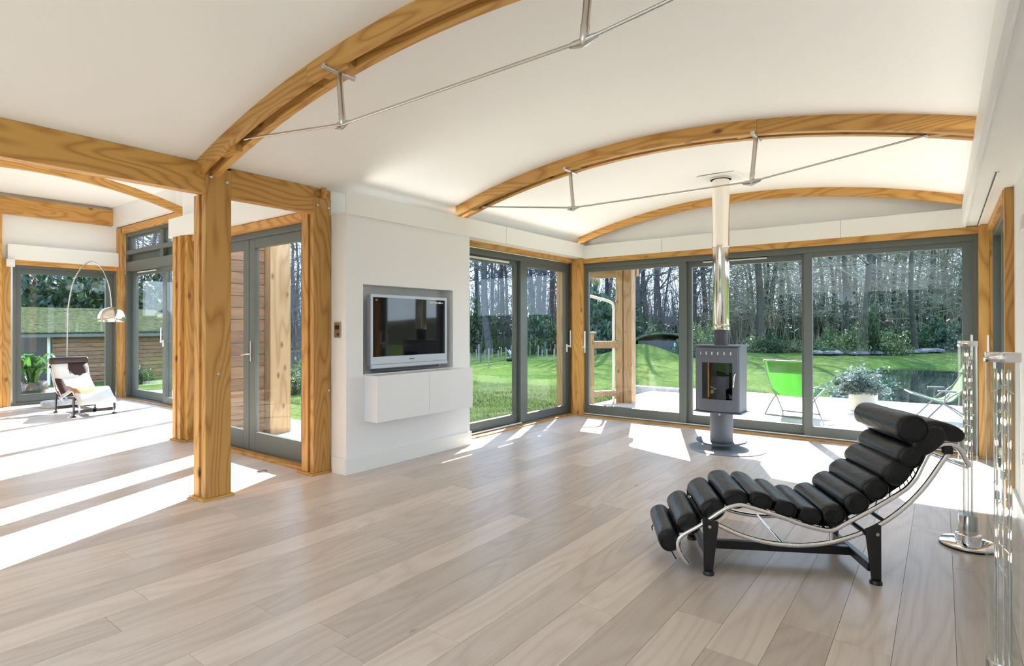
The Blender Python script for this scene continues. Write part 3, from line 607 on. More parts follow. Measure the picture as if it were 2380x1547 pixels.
def chaise(name, loc, rz, label, kind):
    r = empty(name, loc, rz, label, 'chaise longue')
    fr = spline([(s, RA, z) for s, z in FR], 4)
    tag(MB().tube(fr, .0125, 14).tube([(s, RB, z) for s, _, z in fr], .0125, 14).tube([(1.305, RA, .63), (1.312, RA + .02, .617), (1.314, .265, .614), (1.312, RB - .02, .617), (1.305, RB, .63)], .0125, 14).tube([(.62, RA, .255), (.62, RB, .255)], .009, 10).build('seat_frame', CHROME, r, smooth=True))
    ar = spline([(s, RA, z) for s, z in ARC], 4)
    MB().tube(ar, .0125, 14).tube([(s, RB, z) for s, _, z in ar], .0125, 14).tube([(.39, RA, .176), (.39, RB, .176)], .0085, 10).tube([(.637, RA, .2), (.637, RA, .258)], .0085, 10).tube([(.637, RB, .2), (.637, RB, .258)], .0085, 10).build('rocker_arc', CHROME, r, smooth=True)
    for t in (RA, RB):
        MB().box(1.185, 1.225, t - .018, t + .018, .685, .725).build('clamp', RUBBER, r, bevel=.005)
    # H-shaped base
    m = MB().box(0, .846, .245, .285, .05, .098); m.box(.0, .035, .02, .51, .055, .10); m.box(.815, .85, .02, .51, .055, .10); m.build('base_beam', BLACKM, r, bevel=.004)
    for a_, b_, c_, d_, e_ in ((.01, .0, .53, .262, .015), (.80, .0, .53, .262, .013), (.90, RA, RB, .322, .011)): MB().tube([(a_, b_, d_), (a_, c_, d_)], e_, 10).build('cross_bar', BLACKM, r, smooth=True)
    for s0, front_ in ((0, 1), (.846, 0)):
        for t0, t1 in ((-.004, .010), (.520, .534)):
            if front_: poly = [(-.024, .02), (.024, .02), (.055, .28), (.048, .291), (.012, .294), (-.03, .316)]
            else: poly = [(-.02, .02), (.026, .02), (.026, .306), (.012, .312), (-.052, .284)]
            lg = MB().prism([(s0 + a, b) for a, b in poly], t0, t1, lambda a, b, c: (a, c, b)).build('leg', BLACKM, r, bevel=.003)
            lo = lg.location
            tm = (t0 + t1) / 2
            f = MB().lathe([(.030, 0), (.030, .012), (.024, .02)], 20, c=(s0 + .001 - lo.x, tm - lo.y)); f.v = [(x, y, z - lo.z) for x, y, z in f.v]; f.build('foot', BLACKM, lg, smooth=True)
            bs_ = -1 if t0 < .2 else 1; ty = (t0 if bs_ < 0 else t1)
            bz = .26
            f = MB().tube([(s0 + .006 - lo.x, ty - lo.y, bz - lo.z), (s0 + .006 - lo.x, ty + bs_ * .004 - lo.y, bz - lo.z)], .009, 14); f.build('bolt', STEEL, lg, smooth=True)
    T0, T1 = .045, .495
    # suspension straps and lacing between the pad and the rails
    pad = [(s, z) for s, z in FR if -.16 < s < 1.17 and z > .16]
    sp = spline([(s, 0, z) for s, z in FR[3:25]], 4)
    rows = [[(p.x, tt, p.z + .008) for tt in (T0 + .03, .265, T1 - .03)] for p in sp]
    MB().sheet(rows).build('webbing', RUBBER, r, smooth='all', solid=.004)
    m = MB()
    for i in range(0, len(sp) - 1, 2):
        p = sp[i]; q = sp[i + 1]
        for t, tt in ((RA, T0 + .035), (RB, T1 - .035)):
            m.tube([(p.x, t, p.z + .006), (q.x, tt, q.z + .03)], .0028, 5)
    tag(m.build('lacing', RUBBER, r), None, None, None, 'stuff')
    if kind == 'leather':
        C = [(-.200, .158, .062, .060, -1.15), (-.092, .252, .064, .060, .62), (.034, .338, .066, .060, .60), (.155, .400, .064, .054, .05), (.285, .398, .062, .048, -.28), (.413, .360, .060, .046, -.28), (.538, .326, .058, .048, -.2),
             (.660, .338, .060, .056, .3), (.772, .405, .064, .060, .55), (.868, .483, .066, .060, .62), (.958, .575, .066, .060, .75), (1.032, .665, .066, .060, .95)]
        for i, (s, z, a, b, an) in enumerate(C):
            ln = .007 if i % 2 else 0
            o = roll((s, z), a + .003, b, an, T0 - (.012 if i < 10 else .034) + ln * .3, T1 + .012 - ln * .3).build('roll', LEATHER, r, smooth='all')
            lo = o.location
            sm = seam((s - lo.x, z - lo.z), a * .86, b * .84, an, T0 - (.010 if i < 10 else .032) - lo.y); sm.build('seam', LEATHER, o, smooth=True)
        # head pad, lower roll behind the pillow
        roll((1.115, .75), .10, .058, .72, T0 - .036, T1 + .02).build('roll', LEATHER, r, smooth='all')
        roll((1.205, .797), .105, .048, -.30, T0 - .01, T1 + .01).build('head_pad', LEATHER, r, smooth='all')
        o = roll((1.035, .812), .074, .074, 0, T0 - .045, T1 + .045, 36).build('pillow', LEATHER, r, smooth='all'); lo = o.location
        seam((1.035 - lo.x, .812 - lo.z), .066, .066, 0, T0 - .043 - lo.y).build('seam', LEATHER, o, smooth=True)
        MB().tube([(-.235, T1, .10), (-.25, T1 + .01, .07), (-.245, T1 + .012, .05)], .004, 6).build('tie_cord', RUBBER, r); MB().tube([(-.19, T0, .10), (-.175, T0 - .005, .075), (-.165, T0 - .01, .06)], .004, 6).build('tie_cord', RUBBER, r)
    else:
        def pad_rows(off):
            out = []
            for i, p in enumerate(sp):
                a = sp[max(i - 1, 0)]; b = sp[min(i + 1, len(sp) - 1)]; d = (b - a).normalized(); nx, nz = -d.z, d.x
                out.append([(p.x + nx * off, tt, p.z + nz * off) for tt in [T0 - .01 + (T1 - T0 + .02) * k / 6 for k in range(7)]])
            return out
        MB().sheet(pad_rows(.03)).build('hide_mattress', HIDE, r, smooth='all', solid=.03, center=False)
        roll((1.17, .80), .07, .06, 0, T0 - .03, T1 + .03).build('pillow', BROWNL, r, smooth='all')
    return r
A29 = math.atan2(.485, .875)
chaise('chaise_longue', (-1.02, 3.13, 0), A29, 'black leather chaise longue with chrome tube frame on a black base', 'leather')
chaise('chaise_longue', (-10.36, 3.40, 0), PI, 'brown and white cowhide chaise longue under the arc lamp in the sunny left room', 'hide')

# ------------------------------------------------------------------ tube lamps
def tube_lamp(loc, label, seed):
    rr = random.Random(seed)
    r = empty('tube_lamp', loc, 0, label, 'lamp', 'glass tube floor lamps at the right')
    MB().lathe([(.145, 0), (.145, .008), (.14, .012)], 48).build('base_pad', RUBBER, r, smooth=True)
    MB().lathe([(.146, .012), (.146, .022), (.14, .026), (.066, .03), (.066, .075), (.06, .08)], 48).build('base_disc', CHROME, r, smooth=True)
    MB().lathe([(.048, .08), (.048, .19), (.044, .195)], 40).build('holder', STEEL, r, smooth=True)
    n = 40; m = MB(); prof = [(.046, .10), (.046, 1.235)]
    m.lathe(prof, n, capb=False, capt=False).build('glass_tube', TUBEG, r, smooth='all', solid=.004)
    MB().lathe([(.049, 1.226), (.049, 1.258)], 40, capb=False, capt=False).build('cap_ring', CHROME, r, smooth='all', solid=.003)
    for k in range(8):
        a = 2 * PI * k / 8; MB().tube([(.022 * math.cos(a), .022 * math.sin(a), .15), (.022 * math.cos(a), .022 * math.sin(a), 1.2)], .0022, 6).build('inner_rod', STEEL, r)
    i = 0; z = 1.175
    while z > .50:
        a0 = rr.uniform(0, 6.28)
        for j in range(2):
            a = a0 + j * 2.9; x, y = .018 * math.cos(a), .018 * math.sin(a)
            MB().lathe([(.001, z - .011), (.0038, z - .006), (.0038, z + .006), (.001, z + .011)], 10, c=(x, y)).build('bulb', BULB, r, smooth=True)
            MB().lathe([(.006, z - .04), (.006, z - .012)], 8, c=(x, y)).build('bulb_socket', STEEL, r)
            b = a + 2.4; MB().tube([(x, y, z - .025), (.03 * math.cos(b), .03 * math.sin(b), z - .058)], .0014, 5).build('lead_wire', CHROME, r)
        z -= .078
    return r
tube_lamp((.125, 4.49, 0), 'farther glass tube floor lamp with lit bulbs, its round chrome base in view', 3)
tube_lamp((.167, 2.605, 0), 'nearer glass tube floor lamp with lit bulbs, base cut off by the photo edge', 5)

# ------------------------------------------------------------------ arc lamp in the left room
al = empty('arc_lamp', (-12.0, 3.1, 0), 0, 'steel arc floor lamp with a domed shade hanging over the cowhide chaise', 'lamp')
mb = MB().lathe([(.22, 0), (.23, .01), (.23, .09), (.22, .1)], 48); o = mb.build('marble_base', MARBLE, al, smooth=True)
pts = spline([(0, .12, .1), (0, .13, .85), (0, .135, 1.27), (0, .145, 1.67), (0, .215, 2.11), (0, .33, 2.38), (0, .46, 2.50), (0, .59, 2.45), (0, .69, 2.28), (0, .76, 1.99), (0, .785, 1.70)], 8)
MB().tube(pts, .011, 12).build('stem', STEEL, al, smooth=True)
MB().tube([(0, .12, .1), (0, .12, .28)], .022, 14).build('stem_sleeve', STEEL, al, smooth=True)
sh = MB().lathe([(.014, .275), (.03, .27), (.10, .25), (.165, .20), (.20, .13), (.212, .07), (.212, .0)], 48, capb=False, capt=True, c=(0, 0)); sh.v = [(x, y + .79, z + 1.44) for x, y, z in sh.v]
sh = sh.build('shade', plain('satin_steel_shade', (.72, .66, .58), .18, 1), al, smooth='all')
ins = MB().lathe([(.02, .25), (.10, .235), (.158, .19), (.195, .125), (.206, .07), (.207, .004)], 48, capb=False, capt=False); ins.v = [(x, y, z) for x, y, z in ins.v]
ins.build('shade_lining', LAMPIN, sh, smooth='all', center=False)
#OUTSIDE
# ------------------------------------------------------------------ ground
def hgt(x, y):
    d = math.hypot(x, y); z = -.32
    if x < -14: z -= min(.35, (-14 - x) * .05)
    if d > 50: z += (min(d, 100) - 50) * .075
    z += .16 * noise.noise(Vector((x * .09, y * .09, 0))) * min(1, max(0, (d - 12) / 10))
    # rough bank beside the left sliding doors and along the deck edge
    z += .17 * math.exp(-((x + 8.6) ** 2 / 3.2 + (y - 10.2) ** 2 / 1.8)) + .14 * math.exp(-((x + 6.9) ** 2 / 1.4 + (y - 10.6) ** 2 / 3)) + .22 * math.exp(-((x + 5.6) ** 2 / .5 + (y - 10.8) ** 2 / 2.0))
    # grassy rise in front of the turf-roofed store
    z += .78 * math.exp(-((x + 12.3) ** 2 / 2.6 + (y - 27.2) ** 2 / 6))
    # pond basin and the bank to its right
    px, py = x - .6, y - 22.5
    if py > -9.7: z -= .75 * math.exp(-((px / 3.3) ** 4 + (py / 10.5) ** 6))
    z += 1.15 * math.exp(-((x - 7.2) ** 2 / 7 + (y - 22) ** 2 / 50))
    return z
gm = MB(); xs = []; v = -110
def axis(a, b, fa, fb, fine, coarse):
    out = []; v = a
    while v < b: out.append(v); v += fine if fa <= v < fb else coarse
    return out + [b]
gx = axis(-120, 60, -17, 10, .35, 2.5); gy = axis(-70, 150, 4, 34, .4, 2.5)
def gz(x, y):
    z = hgt(x, y)
    if -13.2 < x < .7 and y < 7.8 and not (x < -4.8 and y > 3.2): z = min(z, -.35)
    return z
gm.sheet([[(x, y, gz(x, y)) for x in gx] for y in gy])
gm.f = [f[::-1] for f in gm.f] if False else gm.f
ST(gm.build('ground_lawn', LAWN, smooth='all', center=False))
ST(MB().box(-4.5, 6, 12.9, 36, -.9, -.62).build('pond_water', WATER))['label'] = 'dark still pond'
# deck boards outside the far glazed wall
dk = empty('deck', kind='structure'); y = 7.74
while y < 12.75:
    xl = -5.05 if y < 11.7 else -4.6
    BX('board', DECK, (xl, 4.0, y, y + .142, -.09, -.055), dk); y += .148
BX('joist', WO['X'], (-5.0, 4.0, 7.74, 12.8, -.3, -.1), dk)
BX('edge_kerb', STONE, (-5.6, -4.3, 11.86, 12.02, -.2, .02), dk)
pk = empty('porch_deck', kind='structure'); y = 3.32
while y < 4.9:
    BX('board', DECK, (-7.1 if y < 4.3 else -9.5, -4.8, y, y + .142, -.09, -.055), pk); y += .148
y = 4.45
while y < 5.6:
    BX('board', DECK, (-14, -9.52, y, y + .142, -.09, -.055), pk); y += .148
y = 4.44
while y < 2.0: y += 1
ST(MB().box(-15.5, -12.88, 1.5, 4.44, -.12, .03).build('end_terrace', plain('pale_paving', (.5, .46, .4), .7, var=.1)))  # pale beige paving, slightly mottled
# cladding on the porch return wall
cl = empty('wall_cladding', kind='structure'); z = -.05
while z < 2.9:
    BX('board', CLAD, (-7.14, -7.10 - .008 * (int(z * 20) % 2), 3.3, 4.03, z, z + .142), cl, .002); z += .15
timber('porch_post', WO['Z'], [(-7.27, -6.98, 4.04, 4.33, -.055, 2.9)], 'broad pale porch post outside the french doors', 'timber post')
# deck structure
r = timber('deck_post', WO['Z'], [(-4.84, -4.70, 9.62, 9.80, -.055, 2.42), (-4.68, -4.52, 9.62, 9.80, -.055, 2.42)], 'paired roof post standing on the deck outside the far window', 'timber post')
BX('eave_beam', WO['X'], (-5.6, -4.5, 9.8, 9.9, 2.28, 2.46), r)
timber('deck_post', WO['Z'], [(-5.28, -5.12, 8.28, 8.44, -.3, 2.46)], 'orange roof post seen through the left sliding door', 'timber post')
r = empty('deck_railing', (0, 0, 0), 0, 'weathered timber balustrade with a capped newel at the deck corner', 'railing')
BX('newel', WO['Z'], (-5.17, -5.06, 9.10, 9.21, -.055, 1.22), r, .004); BX('newel_cap', WO['X'], (-5.20, -5.03, 9.07, 9.24, 1.22, 1.25), r, .003)
def slant(a, b, w_, h_): 
    a, b = Vector(a), Vector(b); d = (b - a).normalized(); s = Vector((-d.y, d.x, 0)) * w_ / 2; u = Vector((0, 0, h_))
    return MB().add([a - s, a + s, b + s, b - s, a - s + u, a + s + u, b + s + u, b - s + u], [(0, 3, 2, 1), (4, 5, 6, 7), (0, 1, 5, 4), (1, 2, 6, 5), (2, 3, 7, 6), (3, 0, 4, 7)])
slant((-5.1, 9.2, .95), (-4.76, 9.66, .95), .05, .13).build('top_rail', WO['X'], r); slant((-5.1, 9.2, .07), (-4.76, 9.66, .07), .08, .1).build('bottom_rail', WO['X'], r)
r = empty('rainwater_pipe', (0, 0, 0), 0, 'cream downpipe with a swan neck beside the deck post', 'pipe')
MB().tube(spline([(-5.55, 9.3, 2.0), (-5.15, 9.5, 1.88), (-4.92, 9.58, 1.80), (-4.87, 9.6, 1.70), (-4.87, 9.6, 1.4), (-4.87, 9.6, -.05)], 6), .026, 14).build('pipe', WTRIM, r, smooth=True)
MB().tube([(-5.66, 4.4, 2.42), (-5.66, 9.9, 2.42)], .06, 12).build('gutter', WTRIM, r, smooth=True)
# deck chairs
def deckchair(loc, rz, label):
    r = empty('deck_chair', loc, rz, label, 'chair', 'green deck chairs')
    W2 = .29
    prof = spline([(.40, 0, .40), (.2, 0, .33), (.0, 0, .285), (-.12, 0, .33), (-.22, 0, .48), (-.33, 0, .68), (-.42, 0, .87)], 4)
    MB().sheet([[(p.x, -W2 + .01 + (2 * W2 - .02) * k / 4, p.z) for k in range(5)] for p in prof]).build('sling', SLING, r, smooth='all', solid=.004)
    hd = [(-.36, .0, .715), (-.395, 0, .86)]
    rows = [[(-.335 - .085 * k / 4 + .035, y_, .70 + .17 * k / 4) for y_ in (-.25, 0, .25)] for k in range(5)]
    MB().sheet(rows).build('head_cushion', SLING, r, smooth='all', solid=.03)
    for s in (-1, 1):
        MB().tube(spline([(-.42, s * W2, .87), (-.22, s * W2, .50), (-.05, s * W2, .36), (.22, s * W2, .04), (.26, s * W2, .012)], 5), .011, 8).build('leg', TUBE, r, smooth=True)
        MB().tube(spline([(.40, s * (W2 + .02), .40), (.1, s * (W2 + .02), .30), (-.1, s * (W2 + .02), .2), (-.34, s * (W2 + .02), .012)], 5), .011, 8).build('leg', TUBE, r, smooth=True)
        MB().box(-.12, .1, s * (W2 + .035) - .022, s * (W2 + .035) + .022, .44, .465).build('armrest', TUBE, r, bevel=.006)
        MB().tube([(0, s * (W2 + .03), .445), (.02, s * (W2 + .03), .30)], .008, 6).build('arm_strut', TUBE, r, smooth=True)
    MB().tube([(-.42, -W2, .87), (-.42, W2, .87)], .011, 8).tube([(.40, -W2 - .02, .40), (.40, W2 + .02, .40)], .011, 8).tube([(.26, -W2, .012), (.26, W2, .012)], .011, 8).tube([(-.34, -W2 - .02, .012), (-.34, W2 + .02, .012)], .011, 8).build('cross_tube', TUBE, r, smooth=True)
    return r
deckchair((-1.88, 9.95, -.055), math.radians(78), 'green sling deck chair on the deck, seen from behind beside the stove')
deckchair((-.02, 10.75, -.055), math.radians(192), 'green sling deck chair on the deck, side on at the right behind the tube lamp')
# foliage helpers
def leaves(n, fn, size, rr, asp=.45, up=.3):
    m = MB(); vs = []; fs = []
    for i in range(n):
        p = Vector(fn(rr)); d = Vector((rr.gauss(0, 1), rr.gauss(0, 1), rr.gauss(up, 1))).normalized(); t = d.orthogonal().normalized(); q = Matrix.Rotation(rr.uniform(0, 6.28), 3, d) @ t; w_ = d.cross(q)
        s = size * rr.uniform(.6, 1.3); k = len(vs)
        vs += [p - q * s * .5, p + w_ * s * asp * .5, p + q * s * .5, p - w_ * s * asp * .5]; fs.append((k, k + 1, k + 2, k + 3))
    return m.add(vs, fs)
def blob(rx, ry, rz, lump=.25, seed=0, lo=.55):
    def f(rr):
        v = Vector((rr.gauss(0, 1), rr.gauss(0, 1), abs(rr.gauss(0, 1)) if rz else 0)).normalized()
        k = rr.uniform(lo, 1) * (1 + lump * noise.noise(v * 2.3 + Vector((seed, 0, 0))) * 2)
        return (v.x * rx * k, v.y * ry * k, v.z * rz * k)
    return f
rr = random.Random(11)
def planter_bush():
    r = empty('planter', (-1.05, 11.1, -.055), 0, 'cream cylindrical planter with a bushy silver-green shrub on the deck', 'plant pot')
    MB().lathe([(.19, 0), (.205, .02), (.21, .32), (.195, .32), (.19, .29)], 40).build('pot', plain('cream_clay_pot', (.62, .58, .52), .7, bump=.2, bscale=30), r, smooth=True)
    def f(q):
        x, y, z = blob(.34, .32, .38, .35, 3)(q); return (x - .05, y, z + .29)
    tag(leaves(3400, f, .045, rr, .65).build('foliage', BLUELEAF, r), None)
    MB().tube([(0, 0, .1), (-.02, 0, .6)], .015, 6).build('stem', BARK, r)
    o = leaves(500, lambda q: (lambda p: (p[0] - .3, p[1] + .1, p[2] + .4))(blob(.16, .16, .16, .2, 8)(q)), .05, rr).build('foliage', LEAF, r)
    return r
planter_bush()
# potted lily outside the end window
r = empty('potted_lily', (-13.25, 3.05, .03), 0, 'broad-leaved plant in a dark glazed pot just outside the end window', 'plant')
MB().lathe([(.14, 0), (.20, .06), (.235, .16), (.23, .25), (.2, .3), (.215, .33), (.19, .33), (.18, .26)], 40).build('pot', plain('dark_glazed_pot', (.05, .045, .03), .12, coat=.6), r, smooth=True)
for i in range(46):
    a = rr.uniform(0, 6.28); L = rr.uniform(.35, .75); ln = rr.uniform(.15, .5); h_ = rr.uniform(.25, .55); wd = rr.uniform(.035, .07)
    cx_ = [Vector((.05 * math.cos(a), .05 * math.sin(a), .27)), Vector((ln * .35 * math.cos(a), ln * .35 * math.sin(a), .3 + h_ * .7)), Vector((ln * .7 * math.cos(a), ln * .7 * math.sin(a), .3 + h_)), Vector((ln * math.cos(a), ln * math.sin(a), .28 + h_ * .72))]
    sd_ = Vector((-math.sin(a), math.cos(a), 0)); ww = (.006, wd * .7, wd, .003)
    sm = spline(cx_, 3); rows = []
    for j, p in enumerate(sm):
        t_ = j / (len(sm) - 1) * 3; i0 = min(int(t_), 2); wq = ww[i0] + (ww[i0 + 1] - ww[i0]) * (t_ - i0); rows.append([p - sd_ * wq, p + Vector((0, 0, -wq * .3)), p + sd_ * wq])
    MB().sheet(rows).build('leaf', LILY, r, smooth='all')
# turf-roofed garden store
r = empty('garden_store', (-13.6, 33.4, -.3), .38, 'low store under a domed turf roof in the middle of the lawn', 'building'); r.scale = (.68, .8, 1)
rows = []
for i in range(15):
    a = PI * i / 14; rows.append([(-2.9 * math.cos(a) * (1 - .15 * (j / 6)), -2.0 + j * .8, max(.0, 1.25 * math.sin(a) ** .7) - .06 * j) for j in range(7)])
MB().sheet(rows).build('turf_roof', plain('dark_turf', (.075, .10, .06), .95, spec=0, bump=.8, bscale=8, var=.35, vscale=4), r, smooth='all', solid=.12)
MB().box(-2.1, 2.4, -1.8, -1.6, -.2, .82).build('front_wall', plain('dark_block', (.05, .055, .065), .8), r); MB().box(.9, 1.1, -1.86, -1.8, -.2, .7).build('door_jamb', STONE, r)  # even dark blue-grey blockwork with a pale jamb
# outbuilding at the left with boarded wall and sedum roof
r = empty('outbuilding', (-24.5, 6.2, -.75), 0, 'brown boarded outbuilding with a sloping sedum roof beyond the left room', 'building')
BX('wall_core', plain('dark_core', (.05, .04, .03), .9), (-5, -.05, 0, 4.2, -.3, 1.78), r)
z = -.1
while z < 1.72:
    BX('board', CLAD, (-.05, -.01, 0, 4.2, z, z + .135), r); z += .15
m = MB(); 
def RV(x, y, z): return (x, y, z)
m.add([RV(.5, -1.0, 1.80), RV(.5, 4.9, 1.84), RV(-4.6, 4.9, 2.75), RV(-4.6, -.2, 2.75), RV(.5, -1.0, 1.92), RV(.5, 4.9, 1.96), RV(-4.6, 4.9, 2.9), RV(-4.6, -.2, 2.9)], [(0, 3, 2, 1), (4, 5, 6, 7), (0, 1, 5, 4), (1, 2, 6, 5), (2, 3, 7, 6), (3, 0, 4, 7)])
m.build('sedum_roof', plain('sedum', (.05, .058, .03), .95, spec=0, bump=1, bscale=14, var=.5, vscale=9), r)
BX('eaves_board', GREY, (.5, .54, -1.0, 4.9, 1.76, 1.86), r); MB().tube([(.02, -.12, -.2), (.02, -.12, 1.75)], .045, 10).build('downpipe', ALU, r, smooth=True); MB().tube([(.02, 4.3, -.2), (.02, 4.3, 1.75)], .07, 10).build('downpipe', ALU, r, smooth=True)
# low dark fence seen through the french doors
r = empty('boundary_fence', (-21, 13.0, -.6), 0, 'low dark boarded fence with a pale kerb beyond the porch', 'fence')
for i in range(26): BX('board', plain('fence_dark', (.06, .06, .06), .8) if i == 0 else bpy.data.materials['fence_dark'], (-.02, .02, i * .16, i * .16 + .15, 0, .95), r)
BX('kerb', STONE, (.3, .5, 0, 4.2, -.05, .1), r)
# dark sculptural plant on the lawn, hoop, stakes, sapling
r = empty('garden_ornament', (-18.3, 24.3, hgt(-18.3, 24.3)), 0, 'small dark spiky ornament standing alone on the lawn', 'ornament')
MB().lathe([(.28, 0), (.36, .12), (.3, .2)], 16).build('base', BLACKM, r)
for i in range(7): a = i * .9; MB().tube([(0, 0, .15), (.18 * math.cos(a), .18 * math.sin(a), .45), (.34 * math.cos(a), .34 * math.sin(a), .62)], [.05, .045, .01], 6).build('blade', STONE if i % 2 else BLACKM, r)
def at(px, D, py=None):
    return Vector((0, 0, 1.35)) + (Fv + Rv * ((px - CXP) / FPX)) * D
st0 = None
for i, (px, D, h_) in enumerate([(1092, 26, .8), (1107, 33, .95), (1127, 33, .9), (1136, 24, 1.1), (1144, 36, .9), (1158, 31, .8), (1165, 38, .9), (1176, 36, 1.0), (1188, 40, 1.0), (1232, 41, 1.3), (1243, 42, 1.2), (1251, 35, 1.0), (1267, 41, 1.3), (1271, 29, .8), (1280, 42, 1.1), (1288, 28, .8), (1290, 40, 1.0), (1113, 30, 1.3), (1260, 33, .7), (1300, 38, 1.0)]):
    p = at(px, D); z = hgt(p.x, p.y)
    if st0 is None: st0 = o = MB().tube([(0, 0, 0), (0, 0, 1)], .045, 7).build('tree_stake', STAKE, smooth=True)
    else: o = dup(st0)
    o.location = (p.x, p.y, z); o.scale = (.8, .8, h_ * .75); tag(o, 'weathered stake among the young planting at the far side of the lawn', 'stake', 'stakes at the far side of the lawn')
# rock edging behind the pond
rk = None
for i in range(46):
    px = 1892 + i * 6.4 + rr.uniform(-2, 2); D = 33.0 - .0 * i + rr.uniform(-.6, .6) + (0 if px < 2060 else (px - 2060) * .02); p = at(px, D)
    if rk is None:
        rk = MB().lathe([(.10, 0), (.3, .08), (.28, .2), (.1, .28)], 7).build('edging_stone', plain('grey_edging_stone', (.09, .09, .1), .9, var=.4, vscale=5))
        o = rk
    else: o = dup(rk)
    s = rr.uniform(.6, 1.25); o.scale = (s * 1.5, s, s * .8); o.rotation_euler.z = rr.uniform(0, 3); o.location = (p.x, p.y, hgt(p.x, p.y) + .02)
    tag(o, 'rough stone edging the flower bed behind the pond', 'stone', 'edging stones behind the pond')
# stepping slabs across the far end of the pond
for i in range(7):
    p = at(2146 + i * 10.5, 30); o = BX('stepping_slab', STONE, (-.08, .08, -.08, .08, 0, .07)); o.location = (p.x, p.y, -.6); o.rotation_euler.z = .5
    tag(o, 'white stepping slab in the row across the dark pond', 'slab', 'white slabs across the pond')

# ------------------------------------------------------------------ trees
def tree_mesh(seed, H, r0, spread=.5, twigs=True, lean=.06, bare=.35, levels=4, dens=1.0):
    q = random.Random(seed); tr = MB(); br = MB()
    def seg(m, a, b, ra, rb, n):
        d = (b - a).normalized(); u = d.orthogonal().normalized(); w_ = d.cross(u); vs = []
        for p, r_ in ((a, ra), (b, rb)):
            vs += [p + (u * math.cos(2 * PI * k / n) + w_ * math.sin(2 * PI * k / n)) * r_ for k in range(n)]
        m.add(vs, [(k, (k + 1) % n, n + (k + 1) % n, n + k) for k in range(n)])
    def grow(p, d, L, r_, lv):
        nseg = 3 if lv < levels else 2
        for i in range(nseg):
            d2 = (d + Vector((q.gauss(0, .16), q.gauss(0, .16), q.gauss(.05, .10)))).normalized(); b = p + d2 * L / nseg; rb = r_ * .78
            seg(br, p, b, r_, rb, 4 if lv < 3 else 3)
            if lv < levels:
                for k in range(q.choice((1, 2)) if dens >= 1 else 1):
                    ax = Vector((q.gauss(0, 1), q.gauss(0, 1), q.gauss(.25, .6))).normalized(); nd = (d2 * .75 + ax * .8).normalized()
                    grow(b, nd, L * q.uniform(.5, .72), rb * .62, lv + 1)
            p, d, r_ = b, d2, rb
    p = Vector((0, 0, -.4)); d = Vector((q.gauss(0, lean), q.gauss(0, lean), 1)).normalized(); n = 14; r_ = r0
    for i in range(n):
        d = (d + Vector((q.gauss(0, .045), q.gauss(0, .045), .05))).normalized(); b = p + d * H / n; rb = r0 * (1 - .85 * (i + 1) / n) + .015
        seg(tr, p, b, r_ * (1.35 if i == 0 else 1), rb, 9)
        if (i + 1) / n > bare:
            for k in range(q.choice((1, 2, 2))):
                a = q.uniform(0, 6.28); e = q.uniform(.15, .9); nd = Vector((math.cos(a) * spread * 2, math.sin(a) * spread * 2, e)).normalized()
                grow(b, nd, H * q.uniform(.12, .24) * (1.25 - .6 * i / n), rb * q.uniform(.35, .55), 2)
        p, r_ = b, rb
    return tr, br
protos = []
for i, (sd, H, r0, spd, bare) in enumerate([(1, 17, .20, .5, .3), (2, 19, .26, .4, .35), (3, 15, .15, .55, .2), (4, 18, .22, .6, .25), (5, 13, .10, .5, .12), (6, 16, .17, .5, .3), (8, 11, .08, .5, .05)]):
    a, b = tree_mesh(sd, H, r0, spd, bare=bare)
    protos.append((a.mesh('trunk', BARK, 'all'), b.mesh('branches', TWIG), a, b))
tg = [(p[0].copy(), p[1].copy()) for p in protos]
for a, b in tg: a.materials[0] = BARKG; b.materials[0] = TWIGO
def put_tree(i, x, y, s, rz, label, group=None, olive=False, cat='tree'):
    r = empty('bare_tree', (x, y, hgt(x, y) - .05), rz, label, cat, group); r.scale = (s, s, s)
    for nm, me in zip(('trunk', 'branches'), tg[i] if olive else protos[i][:2]):
        o = bpy.data.objects.new(nm, me); col.objects.link(o); o.parent = r
    return r
rt = random.Random(21)
cnt = 0
for D0, D1, step in ((47, 53, 30), (54, 62, 30), (63, 74, 44), (76, 92, 60)):
    px = -60
    while px < 2560:
        D = rt.uniform(D0, D1); q = px + rt.uniform(-.4, .4) * step
        px += step * 1.55 * (1 if px < 1000 or px > 2300 else .8)
        if 440 < q < 530 or (720 < q < 1060 and rt.random() < .6): continue
        p = at(q, D)
        ol = q > 1640; wh = next(t_ for lim, t_ in ((275, 'behind the outbuilding, through the end window'), (445, 'through the sliding doors of the left room'), (725, 'through the french doors'), (1215, 'through the left pane beside the television wall'), (1335, 'through the pane left of the corner post'), (1594, 'through the pane with the deck post'), (1880, 'through the pane behind the flue'), (9999, 'through the widest right-hand pane')) if q < lim)
        dp = 'front-row' if D < 54 else ('mid-depth' if D < 75 else 'distant')
        put_tree(rt.randrange(7) if D < 75 else rt.choice((0, 2, 4, 5)), p.x, p.y, rt.uniform(.85, 1.2), rt.uniform(0, 6.28), dp + ' bare tree of the wood, seen ' + wh, dp + ' trees ' + wh, ol); cnt += 1
